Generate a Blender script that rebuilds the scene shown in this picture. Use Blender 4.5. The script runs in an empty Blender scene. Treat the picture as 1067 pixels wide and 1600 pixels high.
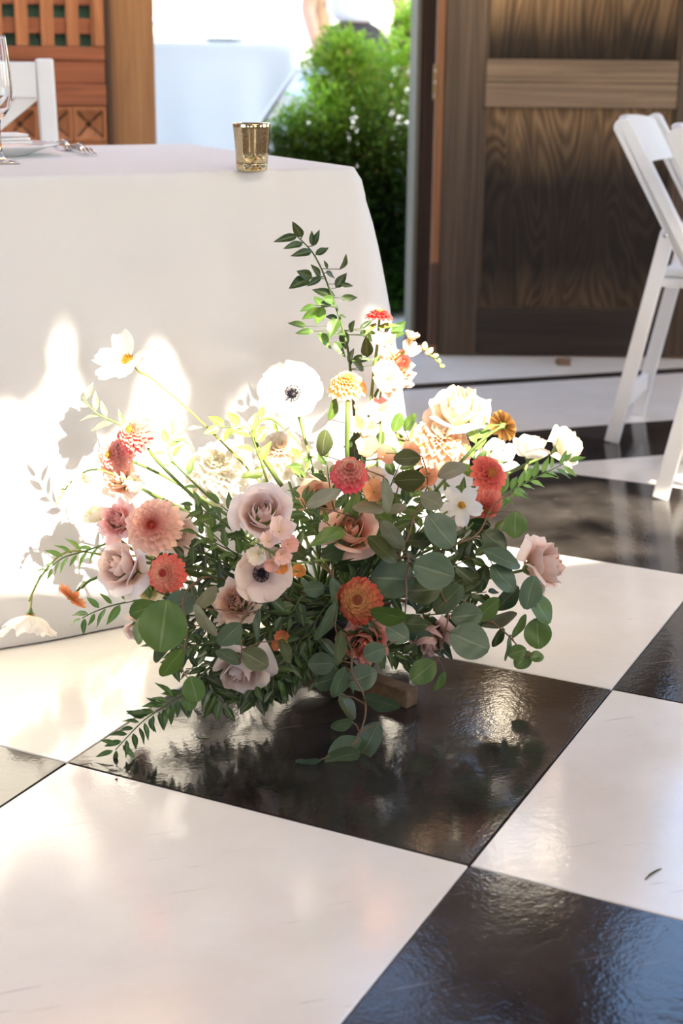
import bpy, bmesh, math, random
from mathutils import Vector as V, Matrix

rnd = random.Random(11)
scn = bpy.context.scene
COL = scn.collection

# ------------------------------------------------------------------ camera
CAM_H = 0.93762
RT = V((0.94813, -0.31774, 0.00969)).normalized()      # camera right
DN = V((-0.08337, -0.27795, -0.95697)).normalized()    # camera down
FW = V((0.30676, 0.90652, -0.29002)).normalized()      # camera forward
UP, TO = -DN, -FW
CAM = V((0, 0, CAM_H))
FPX = 2326.4
cd = bpy.data.cameras.new('camera'); cam = bpy.data.objects.new('camera', cd); COL.objects.link(cam)
cam.matrix_world = Matrix(((RT.x, UP.x, TO.x, 0), (RT.y, UP.y, TO.y, 0), (RT.z, UP.z, TO.z, CAM_H), (0, 0, 0, 1)))
cd.sensor_fit = 'VERTICAL'; cd.sensor_height = 36; cd.sensor_width = 24; cd.lens = 52.344
cd.clip_start = 0.05; cd.clip_end = 400
cd.dof.use_dof = True; cd.dof.focus_distance = 2.22; cd.dof.aperture_fstop = 4.5
scn.camera = cam

# ------------------------------------------------------------------ world, sun, exposure
SUN_DIR = V((-0.27, 1.0, -0.94)).normalized()          # the way the light travels
w = bpy.data.worlds.new('world'); scn.world = w; w.use_nodes = True
wn = w.node_tree.nodes; wl = w.node_tree.links
bg = wn['Background']
sky = wn.new('ShaderNodeTexSky'); sky.sky_type = 'NISHITA'; sky.sun_disc = False
sky.sun_elevation = math.radians(42); sky.sun_rotation = math.radians(165)
sky.air_density = 1.0; sky.dust_density = 2.0; sky.ozone_density = 1.0
hs = wn.new('ShaderNodeHueSaturation'); hs.inputs['Saturation'].default_value = 1.08
warm = wn.new('ShaderNodeMix'); warm.data_type = 'RGBA'; warm.blend_type = 'MULTIPLY'; warm.inputs[0].default_value = 1; warm.inputs[7].default_value = (1.0, .99, .945, 1)   # the camera's warm white balance
wl.new(sky.outputs[0], hs.inputs['Color']); wl.new(hs.outputs[0], warm.inputs[6]); wl.new(warm.outputs[2], bg.inputs[0]); bg.inputs[1].default_value = 0.58
sd = bpy.data.lights.new('sun', 'SUN'); sun = bpy.data.objects.new('sun', sd); COL.objects.link(sun)
sd.energy = 12.0; sd.angle = math.radians(0.53); sd.color = (1.0, 0.90, 0.74)
sun.rotation_euler = SUN_DIR.to_track_quat('-Z', 'Y').to_euler(); sun.location = (2, -3, 6)
ld = bpy.data.lights.new('warm_fill', 'AREA'); fill_light = bpy.data.objects.new('warm_fill', ld); COL.objects.link(fill_light)
ld.energy = 11; ld.shape = 'RECTANGLE'; ld.size = 2.2; ld.size_y = .5; ld.color = (1.0, .78, .55)      # added warm fill behind the camera, standing in for room lamps
fill_light.location = (.9, -2.2, 3.2); fill_light.rotation_euler = (math.radians(28), 0, 0)
scn.view_settings.view_transform = 'Standard'; scn.view_settings.look = 'None'
scn.view_settings.gamma = 1.0; scn.view_settings.use_curve_mapping = False
scn.view_settings.exposure = 1.2
scn.cycles.use_denoising = True
scn.cycles.max_bounces = 16; scn.cycles.transmission_bounces = 16; scn.cycles.glossy_bounces = 6; scn.cycles.diffuse_bounces = 6; scn.cycles.transparent_max_bounces = 12

# ------------------------------------------------------------------ helpers
def lin(r, g, b):
    f = lambda c: (c/255/12.92) if c/255 <= .04045 else ((c/255+.055)/1.055)**2.4
    return (f(r), f(g), f(b))

def ray(px, py):
    return RT*((px-533.5)/FPX) + DN*((py-800)/FPX) + FW
def at(px, py, Y):
    d = ray(px, py); return CAM + d*(Y/d.y)
def on_z(px, py, z=0):
    d = ray(px, py); return CAM + d*((z-CAM_H)/d.z)
def at_safe(px, py, Y, zmin=.006):
    p = at(px, py, Y)
    return p if p.z >= zmin else on_z(px, py, zmin)
def mpp(p):
    return (p-CAM).dot(FW)/FPX
def scr(a, b, c):
    return (RT*a + UP*b + TO*c).normalized()

class MB:
    def __init__(s): s.v = []; s.f = []; s.c = []; s.col = (1, 1, 1)
    def add(s, vs, fs, cols=None):
        n = len(s.v); s.v += [tuple(p) for p in vs]
        s.f += [tuple(i+n for i in f) for f in fs]
        s.c += list(cols) if cols else [s.col]*len(vs)
    def box(s, a, b):
        (x0, y0, z0), (x1, y1, z1) = a, b
        vs = [(x0,y0,z0),(x1,y0,z0),(x1,y1,z0),(x0,y1,z0),(x0,y0,z1),(x1,y0,z1),(x1,y1,z1),(x0,y1,z1)]
        s.add(vs, [(3,2,1,0),(4,5,6,7),(0,1,5,4),(1,2,6,5),(2,3,7,6),(3,0,4,7)]); return s
    def beam(s, p, q, wdt, hgt, up=(0, 0, 1)):      # rectangular bar from p to q
        p, q = V(p), V(q); d = (q-p).normalized(); u = V(up); sd_ = d.cross(u)
        sd_ = sd_.normalized() if sd_.length > 1e-6 else V((1, 0, 0)); u = sd_.cross(d)
        vs = []
        for c in (p, q):
            for a, b in ((-1,-1),(1,-1),(1,1),(-1,1)): vs.append(c + sd_*a*wdt/2 + u*b*hgt/2)
        s.add(vs, [(0,1,2,3),(7,6,5,4),(0,4,5,1),(1,5,6,2),(2,6,7,3),(3,7,4,0)]); return s
    def tube(s, pts, r, n=6, col=None):
        pts = [V(p) for p in pts]; m = len(pts)
        rs = r if isinstance(r, (list, tuple)) else [r]*m
        t0 = (pts[1]-pts[0]).normalized(); a = t0.orthogonal().normalized()
        vs = []; fs = []
        for i, p in enumerate(pts):
            t = (pts[min(i+1, m-1)]-pts[max(i-1, 0)])
            t = t.normalized() if t.length > 1e-9 else t0
            a = (a - t*a.dot(t)); a = a.normalized() if a.length > 1e-6 else t.orthogonal().normalized()
            b = t.cross(a)
            for k in range(n):
                th = 2*math.pi*k/n; vs.append(p + (a*math.cos(th)+b*math.sin(th))*rs[i])
        for i in range(m-1):
            for k in range(n):
                fs.append((i*n+k, i*n+(k+1) % n, (i+1)*n+(k+1) % n, (i+1)*n+k))
        fs.append(tuple(range(n-1, -1, -1))); fs.append(tuple((m-1)*n+k for k in range(n)))
        s.add(vs, fs, [col]*len(vs) if col else None); return s
    def lathe(s, prof, n=24, org=(0, 0, 0), ax=None):    # prof of (r, z); ax maps (x,y,z) to world
        vs = []; fs = []; o = V(org)
        for r, z in prof:
            for k in range(n):
                th = 2*math.pi*k/n; p = (r*math.cos(th), r*math.sin(th), z)
                vs.append(ax(*p) if ax else o+V(p))
        m = len(prof)
        for i in range(m-1):
            for k in range(n):
                fs.append((i*n+k, i*n+(k+1) % n, (i+1)*n+(k+1) % n, (i+1)*n+k))
        if prof[0][0] > 1e-6: fs.append(tuple(range(n-1, -1, -1)))
        if prof[-1][0] > 1e-6: fs.append(tuple((m-1)*n+k for k in range(n)))
        s.add(vs, fs); return s
    def grid(s, fn, nu, nv, colfn=None):
        vs = []; fs = []; cs = []
        for j in range(nv+1):
            for i in range(nu+1):
                u, t = -1+2*i/nu, j/nv
                vs.append(fn(u, t)); cs.append(colfn(u, t) if colfn else s.col)
        for j in range(nv):
            for i in range(nu):
                a = j*(nu+1)+i; fs.append((a, a+1, a+nu+2, a+nu+1))
        s.add(vs, fs, cs); return s
    def build(s, name, mat, parent=None, smooth=True, org=None, bevel=0):
        me = bpy.data.meshes.new(name)
        o_ = V(org) if org is not None else V((0, 0, 0))
        me.from_pydata([tuple(V(p)-o_) for p in s.v], [], s.f)
        ca = me.color_attributes.new('Col', 'FLOAT_COLOR', 'POINT')
        flat = []
        for c in s.c: flat += [c[0], c[1], c[2], 1.0]
        ca.data.foreach_set('color', flat)
        if smooth: me.polygons.foreach_set('use_smooth', [True]*len(me.polygons))
        me.update()
        ob = bpy.data.objects.new(name, me); COL.objects.link(ob)
        if mat: me.materials.append(mat)
        if parent: ob.parent = parent
        if bevel:
            b = ob.modifiers.new('bevel', 'BEVEL'); b.width = bevel; b.segments = 2; b.limit_method = 'ANGLE'
        return ob

def tag(o, label=None, cat=None, group=None, kind=None):
    if label: o['label'] = label
    if cat: o['category'] = cat
    if group: o['group'] = group
    if kind: o['kind'] = kind
    return o
def empty(name, loc, rz=0, label=None, cat=None, group=None):
    o = bpy.data.objects.new(name, None); COL.objects.link(o); o.empty_display_size = .05
    o.location = loc; o.rotation_euler = (0, 0, rz)
    return tag(o, label, cat, group)
def copy_tree(o, parent=None):
    c = o.copy(); COL.objects.link(c)
    if parent: c.parent = parent
    for ch in o.children: copy_tree(ch, c)
    return c

# ------------------------------------------------------------------ materials
def newmat(name):
    m = bpy.data.materials.new(name); m.use_nodes = True
    nt = m.node_tree; return m, nt, nt.nodes, nt.links, nt.nodes['Principled BSDF']
def nd(nodes, t, **kw):
    n = nodes.new(t)
    for k, v in kw.items(): setattr(n, k, v)
    return n
def ramp(nodes, stops):
    r = nodes.new('ShaderNodeValToRGB'); e = r.color_ramp.elements
    while len(e) < len(stops): e.new(.5)
    for i, (p, c) in enumerate(stops): e[i].position = p; e[i].color = (*c, 1)
    return r
def plain(name, col, rough=.5, metal=0, bump=0, bscale=200, spec=.5, var=0):
    m, nt, N, L, b = newmat(name)
    b.inputs['Base Color'].default_value = (*col, 1); b.inputs['Roughness'].default_value = rough
    b.inputs['Metallic'].default_value = metal; b.inputs['Specular IOR Level'].default_value = spec
    tc = nd(N, 'ShaderNodeTexCoord')
    if bump:
        no = nd(N, 'ShaderNodeTexNoise'); no.inputs['Scale'].default_value = bscale
        L.new(tc.outputs['Object'], no.inputs['Vector'])
        bp = nd(N, 'ShaderNodeBump'); bp.inputs['Strength'].default_value = bump; bp.inputs['Distance'].default_value = .002
        L.new(no.outputs['Fac'], bp.inputs['Height']); L.new(bp.outputs[0], b.inputs['Normal'])
    if var:
        n2 = nd(N, 'ShaderNodeTexNoise'); n2.inputs['Scale'].default_value = 9; n2.inputs['Detail'].default_value = 5
        L.new(tc.outputs['Object'], n2.inputs['Vector'])
        r = ramp(N, [(.3, tuple(c*(1-var) for c in col)), (.7, tuple(min(1, c*(1+var)) for c in col))])
        L.new(n2.outputs['Fac'], r.inputs[0]); L.new(r.outputs[0], b.inputs['Base Color'])
    return m
def vcol(name, rough=.55, trans=.3, bump=0, bscale=(300, 300, 300), spec=.3):   # colour from the mesh attribute
    m, nt, N, L, b = newmat(name)
    a = nd(N, 'ShaderNodeAttribute', attribute_name='Col')
    tc = nd(N, 'ShaderNodeTexCoord')
    no = nd(N, 'ShaderNodeTexNoise'); no.inputs['Scale'].default_value = 60; no.inputs['Detail'].default_value = 3
    L.new(tc.outputs['Object'], no.inputs['Vector'])
    mr = nd(N, 'ShaderNodeMapRange'); mr.inputs['To Min'].default_value = .82; mr.inputs['To Max'].default_value = 1.14
    L.new(no.outputs['Fac'], mr.inputs['Value'])
    mx = nd(N, 'ShaderNodeVectorMath', operation='SCALE')
    L.new(a.outputs['Color'], mx.inputs[0]); L.new(mr.outputs[0], mx.inputs['Scale'])
    L.new(mx.outputs[0], b.inputs['Base Color'])
    b.inputs['Roughness'].default_value = rough; b.inputs['Specular IOR Level'].default_value = spec
    if bump:
        bp = nd(N, 'ShaderNodeBump'); bp.inputs['Strength'].default_value = bump; bp.inputs['Distance'].default_value = .001
        n3 = nd(N, 'ShaderNodeTexNoise'); n3.inputs['Scale'].default_value = bscale[0]
        L.new(tc.outputs['Object'], n3.inputs['Vector'])
        L.new(n3.outputs['Fac'], bp.inputs['Height']); L.new(bp.outputs[0], b.inputs['Normal'])
    if trans:
        t = nd(N, 'ShaderNodeBsdfTranslucent'); L.new(mx.outputs[0], t.inputs['Color'])
        ms = nd(N, 'ShaderNodeMixShader'); ms.inputs[0].default_value = trans
        L.new(b.outputs[0], ms.inputs[1]); L.new(t.outputs[0], ms.inputs[2])
        L.new(ms.outputs[0], N['Material Output'].inputs['Surface'])
    return m
def wood(name, stops, axis='z', fine=60, along=2.2, rough=.65, bump=.35, stain=None, rings=False, spec=.3):
    m, nt, N, L, b = newmat(name)
    tc = nd(N, 'ShaderNodeTexCoord'); mp = nd(N, 'ShaderNodeMapping')
    sc = {'x': (along, fine, fine), 'y': (fine, along, fine), 'z': (fine, fine, along)}[axis]
    mp.inputs['Scale'].default_value = sc
    L.new(tc.outputs['Object'], mp.inputs['Vector'])
    no = nd(N, 'ShaderNodeTexNoise'); no.inputs['Scale'].default_value = 1; no.inputs['Detail'].default_value = 6
    no.inputs['Roughness'].default_value = .65; no.inputs['Distortion'].default_value = .6
    L.new(mp.outputs[0], no.inputs['Vector'])
    fac = no.outputs['Fac']
    if rings:
        mp2 = nd(N, 'ShaderNodeMapping')
        mp2.inputs['Scale'].default_value = {'z': (7.0, 7.0, 1.3), 'x': (1.3, 7, 7), 'y': (7, 1.3, 7)}[axis]
        L.new(tc.outputs['Object'], mp2.inputs['Vector'])
        n2 = nd(N, 'ShaderNodeTexNoise'); n2.inputs['Scale'].default_value = 1.0; n2.inputs['Detail'].default_value = 1.5
        n2.inputs['Distortion'].default_value = .5
        L.new(mp2.outputs[0], n2.inputs['Vector'])
        mu = nd(N, 'ShaderNodeMath', operation='MULTIPLY'); mu.inputs[1].default_value = 130
        L.new(n2.outputs['Fac'], mu.inputs[0])
        si = nd(N, 'ShaderNodeMath', operation='SINE'); L.new(mu.outputs[0], si.inputs[0])
        m2 = nd(N, 'ShaderNodeMapRange'); m2.inputs['From Min'].default_value = -1; m2.inputs['To Min'].default_value = .25; m2.inputs['To Max'].default_value = .75
        L.new(si.outputs[0], m2.inputs['Value'])
        mi = nd(N, 'ShaderNodeMix'); mi.inputs[0].default_value = .55
        L.new(m2.outputs[0], mi.inputs[2]); L.new(no.outputs['Fac'], mi.inputs[3]); fac = mi.outputs[0]
    r = ramp(N, stops); L.new(fac, r.inputs[0]); out = r.outputs[0]
    if stain:      # weathering that has soaked into the boards: list of (z, amount), and the stain colour
        zs, scol = stain
        sx = nd(N, 'ShaderNodeSeparateXYZ'); L.new(tc.outputs['Object'], sx.inputs[0])
        mp3 = nd(N, 'ShaderNodeMapping'); mp3.inputs['Scale'].default_value = (14, 14, 2.5); L.new(tc.outputs['Object'], mp3.inputs['Vector'])
        n4 = nd(N, 'ShaderNodeTexNoise'); n4.inputs['Scale'].default_value = 1; n4.inputs['Detail'].default_value = 5
        L.new(mp3.outputs[0], n4.inputs['Vector'])
        ad = nd(N, 'ShaderNodeMath', operation='MULTIPLY_ADD'); ad.inputs[1].default_value = .16; ad.inputs[2].default_value = -.08
        L.new(n4.outputs['Fac'], ad.inputs[0])
        sm = nd(N, 'ShaderNodeMath', operation='ADD'); L.new(sx.outputs['Z'], sm.inputs[0]); L.new(ad.outputs[0], sm.inputs[1])
        dv = nd(N, 'ShaderNodeMath', operation='DIVIDE'); dv.inputs[1].default_value = 2.2; L.new(sm.outputs[0], dv.inputs[0])
        rr = ramp(N, [(z/2.2, (a, a, a)) for z, a in zs]); L.new(dv.outputs[0], rr.inputs[0])
        mc = nd(N, 'ShaderNodeMix', data_type='RGBA', blend_type='MIX')
        L.new(rr.outputs[0], mc.inputs[0])
        dk = nd(N, 'ShaderNodeMix', data_type='RGBA', blend_type='MULTIPLY'); dk.inputs[0].default_value = 1
        L.new(out, dk.inputs[6]); dk.inputs[7].default_value = (*scol, 1)
        L.new(out, mc.inputs[6]); L.new(dk.outputs[2], mc.inputs[7]); out = mc.outputs[2]
    L.new(out, b.inputs['Base Color'])
    b.inputs['Roughness'].default_value = rough; b.inputs['Specular IOR Level'].default_value = spec
    bp = nd(N, 'ShaderNodeBump'); bp.inputs['Strength'].default_value = bump; bp.inputs['Distance'].default_value = .002
    L.new(fac, bp.inputs['Height']); L.new(bp.outputs[0], b.inputs['Normal'])
    return m
def paint_floor(name, c1, c2, scuff, rough, c3=None):
    m, nt, N, L, b = newmat(name)
    g = nd(N, 'ShaderNodeNewGeometry'); oi = nd(N, 'ShaderNodeObjectInfo')
    n1 = nd(N, 'ShaderNodeTexNoise'); n1.inputs['Scale'].default_value = 3.5; n1.inputs['Detail'].default_value = 8; n1.inputs['Roughness'].default_value = .65
    L.new(g.outputs['Position'], n1.inputs['Vector'])
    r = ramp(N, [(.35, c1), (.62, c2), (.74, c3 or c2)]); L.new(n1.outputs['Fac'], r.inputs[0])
    # thin scuffs: two stretched noises
    prev = r.outputs[0]
    for ang, sc in ((.5, (7, 150, 1)), (-.7, (10, 120, 1)), (1.9, (5, 210, 1))):
        mp = nd(N, 'ShaderNodeMapping'); mp.inputs['Rotation'].default_value = (0, 0, ang); mp.inputs['Scale'].default_value = sc
        L.new(g.outputs['Position'], mp.inputs['Vector'])
        n2 = nd(N, 'ShaderNodeTexNoise'); n2.inputs['Scale'].default_value = 1; n2.inputs['Detail'].default_value = 2; n2.inputs['Distortion'].default_value = .3
        L.new(mp.outputs[0], n2.inputs['Vector'])
        rr = ramp(N, [(.725, (0, 0, 0)), (.78, (1, 1, 1))]); L.new(n2.outputs['Fac'], rr.inputs[0])
        sc_ = nd(N, 'ShaderNodeMath', operation='MULTIPLY'); sc_.inputs[1].default_value = .55; L.new(rr.outputs[0], sc_.inputs[0])
        mx = nd(N, 'ShaderNodeMix', data_type='RGBA'); L.new(sc_.outputs[0], mx.inputs[0])
        L.new(prev, mx.inputs[6]); mx.inputs[7].default_value = (*scuff, 1); prev = mx.outputs[2]
    L.new(prev, b.inputs['Base Color'])
    # brushed-on paint: soft ripples and roller stipple
    n3 = nd(N, 'ShaderNodeTexNoise'); n3.inputs['Scale'].default_value = 58; n3.inputs['Detail'].default_value = 3
    n5 = nd(N, 'ShaderNodeTexNoise'); n5.inputs['Scale'].default_value = 190; n5.inputs['Detail'].default_value = 2
    L.new(g.outputs['Position'], n3.inputs['Vector']); L.new(g.outputs['Position'], n5.inputs['Vector'])
    ad = nd(N, 'ShaderNodeMath', operation='MULTIPLY_ADD'); ad.inputs[1].default_value = .55
    L.new(n5.outputs['Fac'], ad.inputs[0]); L.new(n3.outputs['Fac'], ad.inputs[2])
    bp = nd(N, 'ShaderNodeBump'); bp.inputs['Strength'].default_value = .12; bp.inputs['Distance'].default_value = .002
    L.new(ad.outputs[0], bp.inputs['Height']); L.new(bp.outputs[0], b.inputs['Normal'])
    rr = ramp(N, [(.3, (rough*.75,)*3), (.75, (rough*1.5,)*3)]); L.new(n1.outputs['Fac'], rr.inputs[0]); L.new(rr.outputs[0], b.inputs['Roughness'])
    b.inputs['Specular IOR Level'].default_value = .75
    return m
def glass(name, col=(1, 1, 1), rough=0.0):
    m, nt, N, L, b = newmat(name)
    b.inputs['Base Color'].default_value = (*col, 1); b.inputs['Transmission Weight'].default_value = 1
    b.inputs['Roughness'].default_value = rough; b.inputs['IOR'].default_value = 1.45
    return m

M = {}
M['white_floor'] = paint_floor('white_floor_paint', lin(229, 222, 208), lin(239, 233, 221), lin(120, 105, 90), .10)
M['black_floor'] = paint_floor('black_floor_paint', lin(21, 19, 18), lin(60, 56, 53), lin(120, 112, 106), .10, lin(104, 99, 94))  # palest tone in noise patches: worn paint, lifted so sun dapples read brighter
M['grout'] = plain('floor_seam', lin(60, 52, 46), .7)
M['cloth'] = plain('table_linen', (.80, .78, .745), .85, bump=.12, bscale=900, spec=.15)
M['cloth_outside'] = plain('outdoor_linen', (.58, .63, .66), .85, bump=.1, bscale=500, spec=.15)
M['white_paint'] = plain('white_chair_paint', (.80, .79, .77), .35, var=.03)
M['china'] = plain('white_china', (.85, .84, .83), .12, var=.02)
M['napkin'] = plain('napkin_linen', (.84, .82, .78), .9, bump=.2, bscale=700)
M['steel'] = plain('polished_steel', (.55, .55, .56), .22, metal=1, var=.05)
M['brass'] = plain('dull_brass', lin(130, 105, 75), .45, metal=1, var=.1)
M['glass'] = glass('clear_glass')
M['pad'] = plain('seat_pad_vinyl', (.78, .77, .75), .5, bump=.1)
M['gold'] = None
M['petal'] = vcol('petal', .6, .36)
M['rose_petal'] = vcol('rose_petal', .6, .22)
M['leaf'] = vcol('leaf', .42, .16, bump=.12, bscale=(180,), spec=.45)
M['stem'] = vcol('stem', .5, 0)
M['shrub'] = vcol('shrub_leaf', .5, .5)
M['planks'] = wood('interior_boards', [(.3, lin(120, 88, 60)), (.7, lin(165, 128, 92))], 'x')
M['red_cedar'] = wood('lattice_cedar', [(.25, lin(122, 72, 42)), (.75, lin(184, 120, 76))], 'z', fine=45, along=2, rough=.5, bump=.2)
M['red_cedar_x'] = wood('lattice_cedar_across', [(.25, lin(108, 58, 36)), (.75, lin(160, 94, 60))], 'x', fine=45, along=2, rough=.5, bump=.2)
M['post'] = wood('door_post_wood', [(.25, lin(122, 84, 52)), (.75, lin(164, 118, 76))], 'z', fine=40, along=1.5, rough=.55, bump=.2)
M['green_board'] = plain('green_backing', lin(52, 92, 76), .6, var=.15)
M['stile'] = wood('weathered_stile', [(.25, lin(66, 54, 44)), (.75, lin(122, 102, 82))], 'z', fine=70, along=1.6, rough=.75, bump=.5,
                  stain=([(0, .9), (.35, .85), (.75, .5), (1.2, .1)], (.38, .36, .35)))
M['rail'] = wood('weathered_rail', [(.25, lin(84, 68, 54)), (.75, lin(150, 126, 102))], 'x', fine=55, along=1.4, rough=.75, bump=.5)
M['rail_low'] = wood('weathered_low_rail', [(.25, lin(32, 27, 24)), (.75, lin(60, 50, 42))], 'x', fine=60, along=1.4, rough=.8, bump=.5)
M['panel'] = wood('weathered_plywood', [(.22, lin(60, 42, 28)), (.5, lin(124, 96, 66)), (.8, lin(176, 144, 104))], 'z', fine=60, along=2.5, rough=.7, bump=.5, rings=True,
                  stain=([(0, .75), (.16, .78), (.30, .98), (.56, .97), (.68, .62), (.75, .25), (.80, .1), (.93, .98), (1.00, .90), (1.10, .40), (1.2, 0)], (.055, .055, .06)))
M['strip'] = wood('hinge_strip_wood', [(.25, lin(104, 66, 40)), (.75, lin(150, 104, 68))], 'z', fine=60, along=1.5, rough=.6)
M['jamb'] = wood('jamb_wood', [(.25, lin(96, 88, 74)), (.75, lin(136, 126, 106))], 'z', fine=60, along=1.5, rough=.7)
M['jamb_dark'] = wood('jamb_dark_wood', [(.25, lin(52, 36, 26)), (.75, lin(84, 60, 44))], 'z', fine=60, along=1.5, rough=.7)
M['block'] = wood('rough_timber', [(.25, lin(84, 66, 50)), (.75, lin(136, 112, 88))], 'x', fine=50, along=3, rough=.8)
M['vessel'] = plain('dark_vessel', lin(34, 32, 30), .5, var=.2)
M['foam'] = plain('floral_foam', lin(40, 62, 38), .9, bump=.5)
M['paving'] = plain('pale_paving', (.62, .60, .56), .8, bump=.3, bscale=40, var=.08)
M['skin'] = plain('skin', lin(196, 148, 120), .5, var=.05)
M['shirt'] = plain('white_shirt', (.72, .74, .80), .8, bump=.2, bscale=60)
M['trousers'] = plain('dark_trousers', lin(40, 34, 34), .8, bump=.2, bscale=80)
M['hair'] = plain('brown_hair', lin(60, 42, 30), .5, bump=.4)
M['shoe'] = plain('shoe_leather', lin(25, 22, 20), .35, var=.1)

def gold_mat():
    m, nt, N, L, b = newmat('mercury_gold_glass')
    tc = nd(N, 'ShaderNodeTexCoord')
    no = nd(N, 'ShaderNodeTexNoise'); no.inputs['Scale'].default_value = 330; no.inputs['Detail'].default_value = 4
    L.new(tc.outputs['Object'], no.inputs['Vector'])
    r = ramp(N, [(.42, lin(196, 180, 140)), (.62, lin(214, 200, 166)), (.70, lin(110, 94, 62))]); L.new(no.outputs['Fac'], r.inputs[0])
    L.new(r.outputs[0], b.inputs['Base Color'])
    b.inputs['Metallic'].default_value = .95
    r2 = ramp(N, [(.4, (.10,)*3), (.7, (.30,)*3)]); L.new(no.outputs['Fac'], r2.inputs[0]); L.new(r2.outputs[0], b.inputs['Roughness'])
    return m
M['gold'] = gold_mat()

# ------------------------------------------------------------------ floor
floor = MB().box((-2.2, -3.2, -.06), (4.2, 4.93, -.004)).build('floor', M['grout'], smooth=False); tag(floor, kind='structure')
B0 = V((0.669, 1.477, 0)); S = 0.6; c45 = math.sqrt(.5)
E1, E2 = V((c45, c45, 0)), V((c45, -c45, 0))
YB = 3.17                                            # where the diagonal field meets the border
def clip_poly(poly, f):
    out = []
    for i, p in enumerate(poly):
        q = poly[(i+1) % len(poly)]; a, b = f(p), f(q)
        if a >= 0: out.append(p)
        if (a >= 0) != (b >= 0): out.append(p.lerp(q, a/(a-b)))
    return out
def slab(poly, name, mat, parent, z0=-.004, z1=.0):
    n = len(poly); mb = MB()
    vs = [V((p.x, p.y, z0)) for p in poly]+[V((p.x, p.y, z1)) for p in poly]
    mb.add(vs, [tuple(range(n-1, -1, -1)), tuple(range(n, 2*n))]+[(i, (i+1) % n, (i+1) % n+n, i+n) for i in range(n)])
    o = mb.build(name, mat, parent, smooth=False)
    b = o.modifiers.new('bevel', 'BEVEL'); b.width = .0012; b.segments = 1
    return o
g_ = .0011
for i in range(-9, 9):
    for j in range(-9, 9):
        a = [B0+E1*((j+dj)*S+(g_ if dj == 0 else -g_))+E2*((i+di)*S+(g_ if di == 0 else -g_)) for di, dj in ((0,0),(1,0),(1,1),(0,1))]
        for f in (lambda p: YB-.002-p.y, lambda p: p.y+3.2, lambda p: p.x+2.2, lambda p: 4.2-p.x):
            a = clip_poly(a, f)
            if len(a) < 3: break
        if len(a) < 3: continue
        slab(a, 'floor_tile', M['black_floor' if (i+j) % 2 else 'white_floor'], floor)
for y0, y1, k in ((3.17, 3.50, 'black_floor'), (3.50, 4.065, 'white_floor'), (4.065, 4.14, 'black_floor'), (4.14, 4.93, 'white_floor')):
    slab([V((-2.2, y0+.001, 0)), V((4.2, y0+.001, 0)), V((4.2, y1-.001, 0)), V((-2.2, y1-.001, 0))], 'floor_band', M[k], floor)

# ------------------------------------------------------------------ room shell
def cells(lo, hi, holes):
    us = sorted({lo[0], hi[0], *[h[0] for h in holes], *[h[2] for h in holes]})
    vs = sorted({lo[1], hi[1], *[h[1] for h in holes], *[h[3] for h in holes]})
    for a, b in zip(us, us[1:]):
        for c, d in zip(vs, vs[1:]):
            mu, mv = (a+b)/2, (c+d)/2
            if not any(h[0] < mu < h[2] and h[1] < mv < h[3] for h in holes): yield a, c, b, d
def wall(name, axis, p0, p1, lo, hi, holes, mat):
    mb = MB()
    for a, c, b, d in cells(lo, hi, holes):
        if axis == 'y': mb.box((a, p0, c), (b, p1, d))
        elif axis == 'x': mb.box((p0, a, c), (p1, b, d))
        else: mb.box((a, c, p0), (b, d, p1))
    return tag(mb.build(name, mat, smooth=False), kind='structure')
ROOF = 3.4
wall('wall_back', 'y', 4.78, 4.92, (-2.2, 0), (4.2, ROOF),
     [(.90, 0, 1.90, 2.25), (.60, 1.5, .76, 2.1), (2.12, 1.30, 2.32, 1.66), (2.2, 1.9, 2.52, 2.15), (1.6, 2.45, 2.05, 2.8), (2.86, 1.5, 3.95, 3.25), (-1.9, 2.97, .4, 3.3), (.5, 2.97, 1.65, 3.3), (1.75, 2.97, 2.5, 3.3)], M['planks'])
wall('wall_left', 'x', -2.34, -2.2, (-3.2, 0), (4.92, ROOF), [(-1.9, 1.2, -.9, 2.3), (.3, .9, 2.1, 2.4)], M['planks'])
wall('wall_right', 'x', 4.2, 4.34, (-3.2, 0), (4.92, ROOF), [(-1.9, 1.2, -.9, 2.4), (.4, .9, 2.0, 2.5), (2.9, .9, 4.2, 2.5)], M['planks'])
wall('wall_front', 'y', -3.34, -3.2, (-2.34, 0), (4.34, ROOF), [(-1.4, 1.4, -.5, 2.3), (1.1, 1.4, 2.0, 2.3)], M['planks'])
SKY = (0.35, -1.185, 3.7, -.64)                       # long roof opening, shaped to cut the sun beam
wall('wall_sun_block', 'y', 4.80, 4.92, (-2.2, ROOF+.051), (4.2, 5.0), [], M['planks'])  # unseen wall added above the roof to keep sun off the garden
wall('ceiling', 'z', ROOF, ROOF+.05, (-2.34, -3.34), (4.34, 4.92), [SKY, (-1.9, 2.95, 1.3, 4.25)], M['planks'])

# ------------------------------------------------------------------ outdoors
tag(MB().box((-40, 4.93, -.08), (50, 90, -.012)).build('ground', M['paving'], smooth=False), kind='structure')

# ------------------------------------------------------------------ door posts and doors
tag(MB().box((.832, 4.70, 0), (.972, 4.80, 2.3)).build('trim_1', M['post'], smooth=False, bevel=.004), kind='structure')
tag(MB().box((1.846, 4.735, 0), (1.862, 4.80, 2.3)).build('trim_2', M['jamb'], smooth=False, bevel=.003), kind='structure')
tag(MB().box((1.863, 4.745, 0), (1.96, 4.79, 2.3)).build('trim_3', M['jamb_dark'], smooth=False, bevel=.003), kind='structure')

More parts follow.
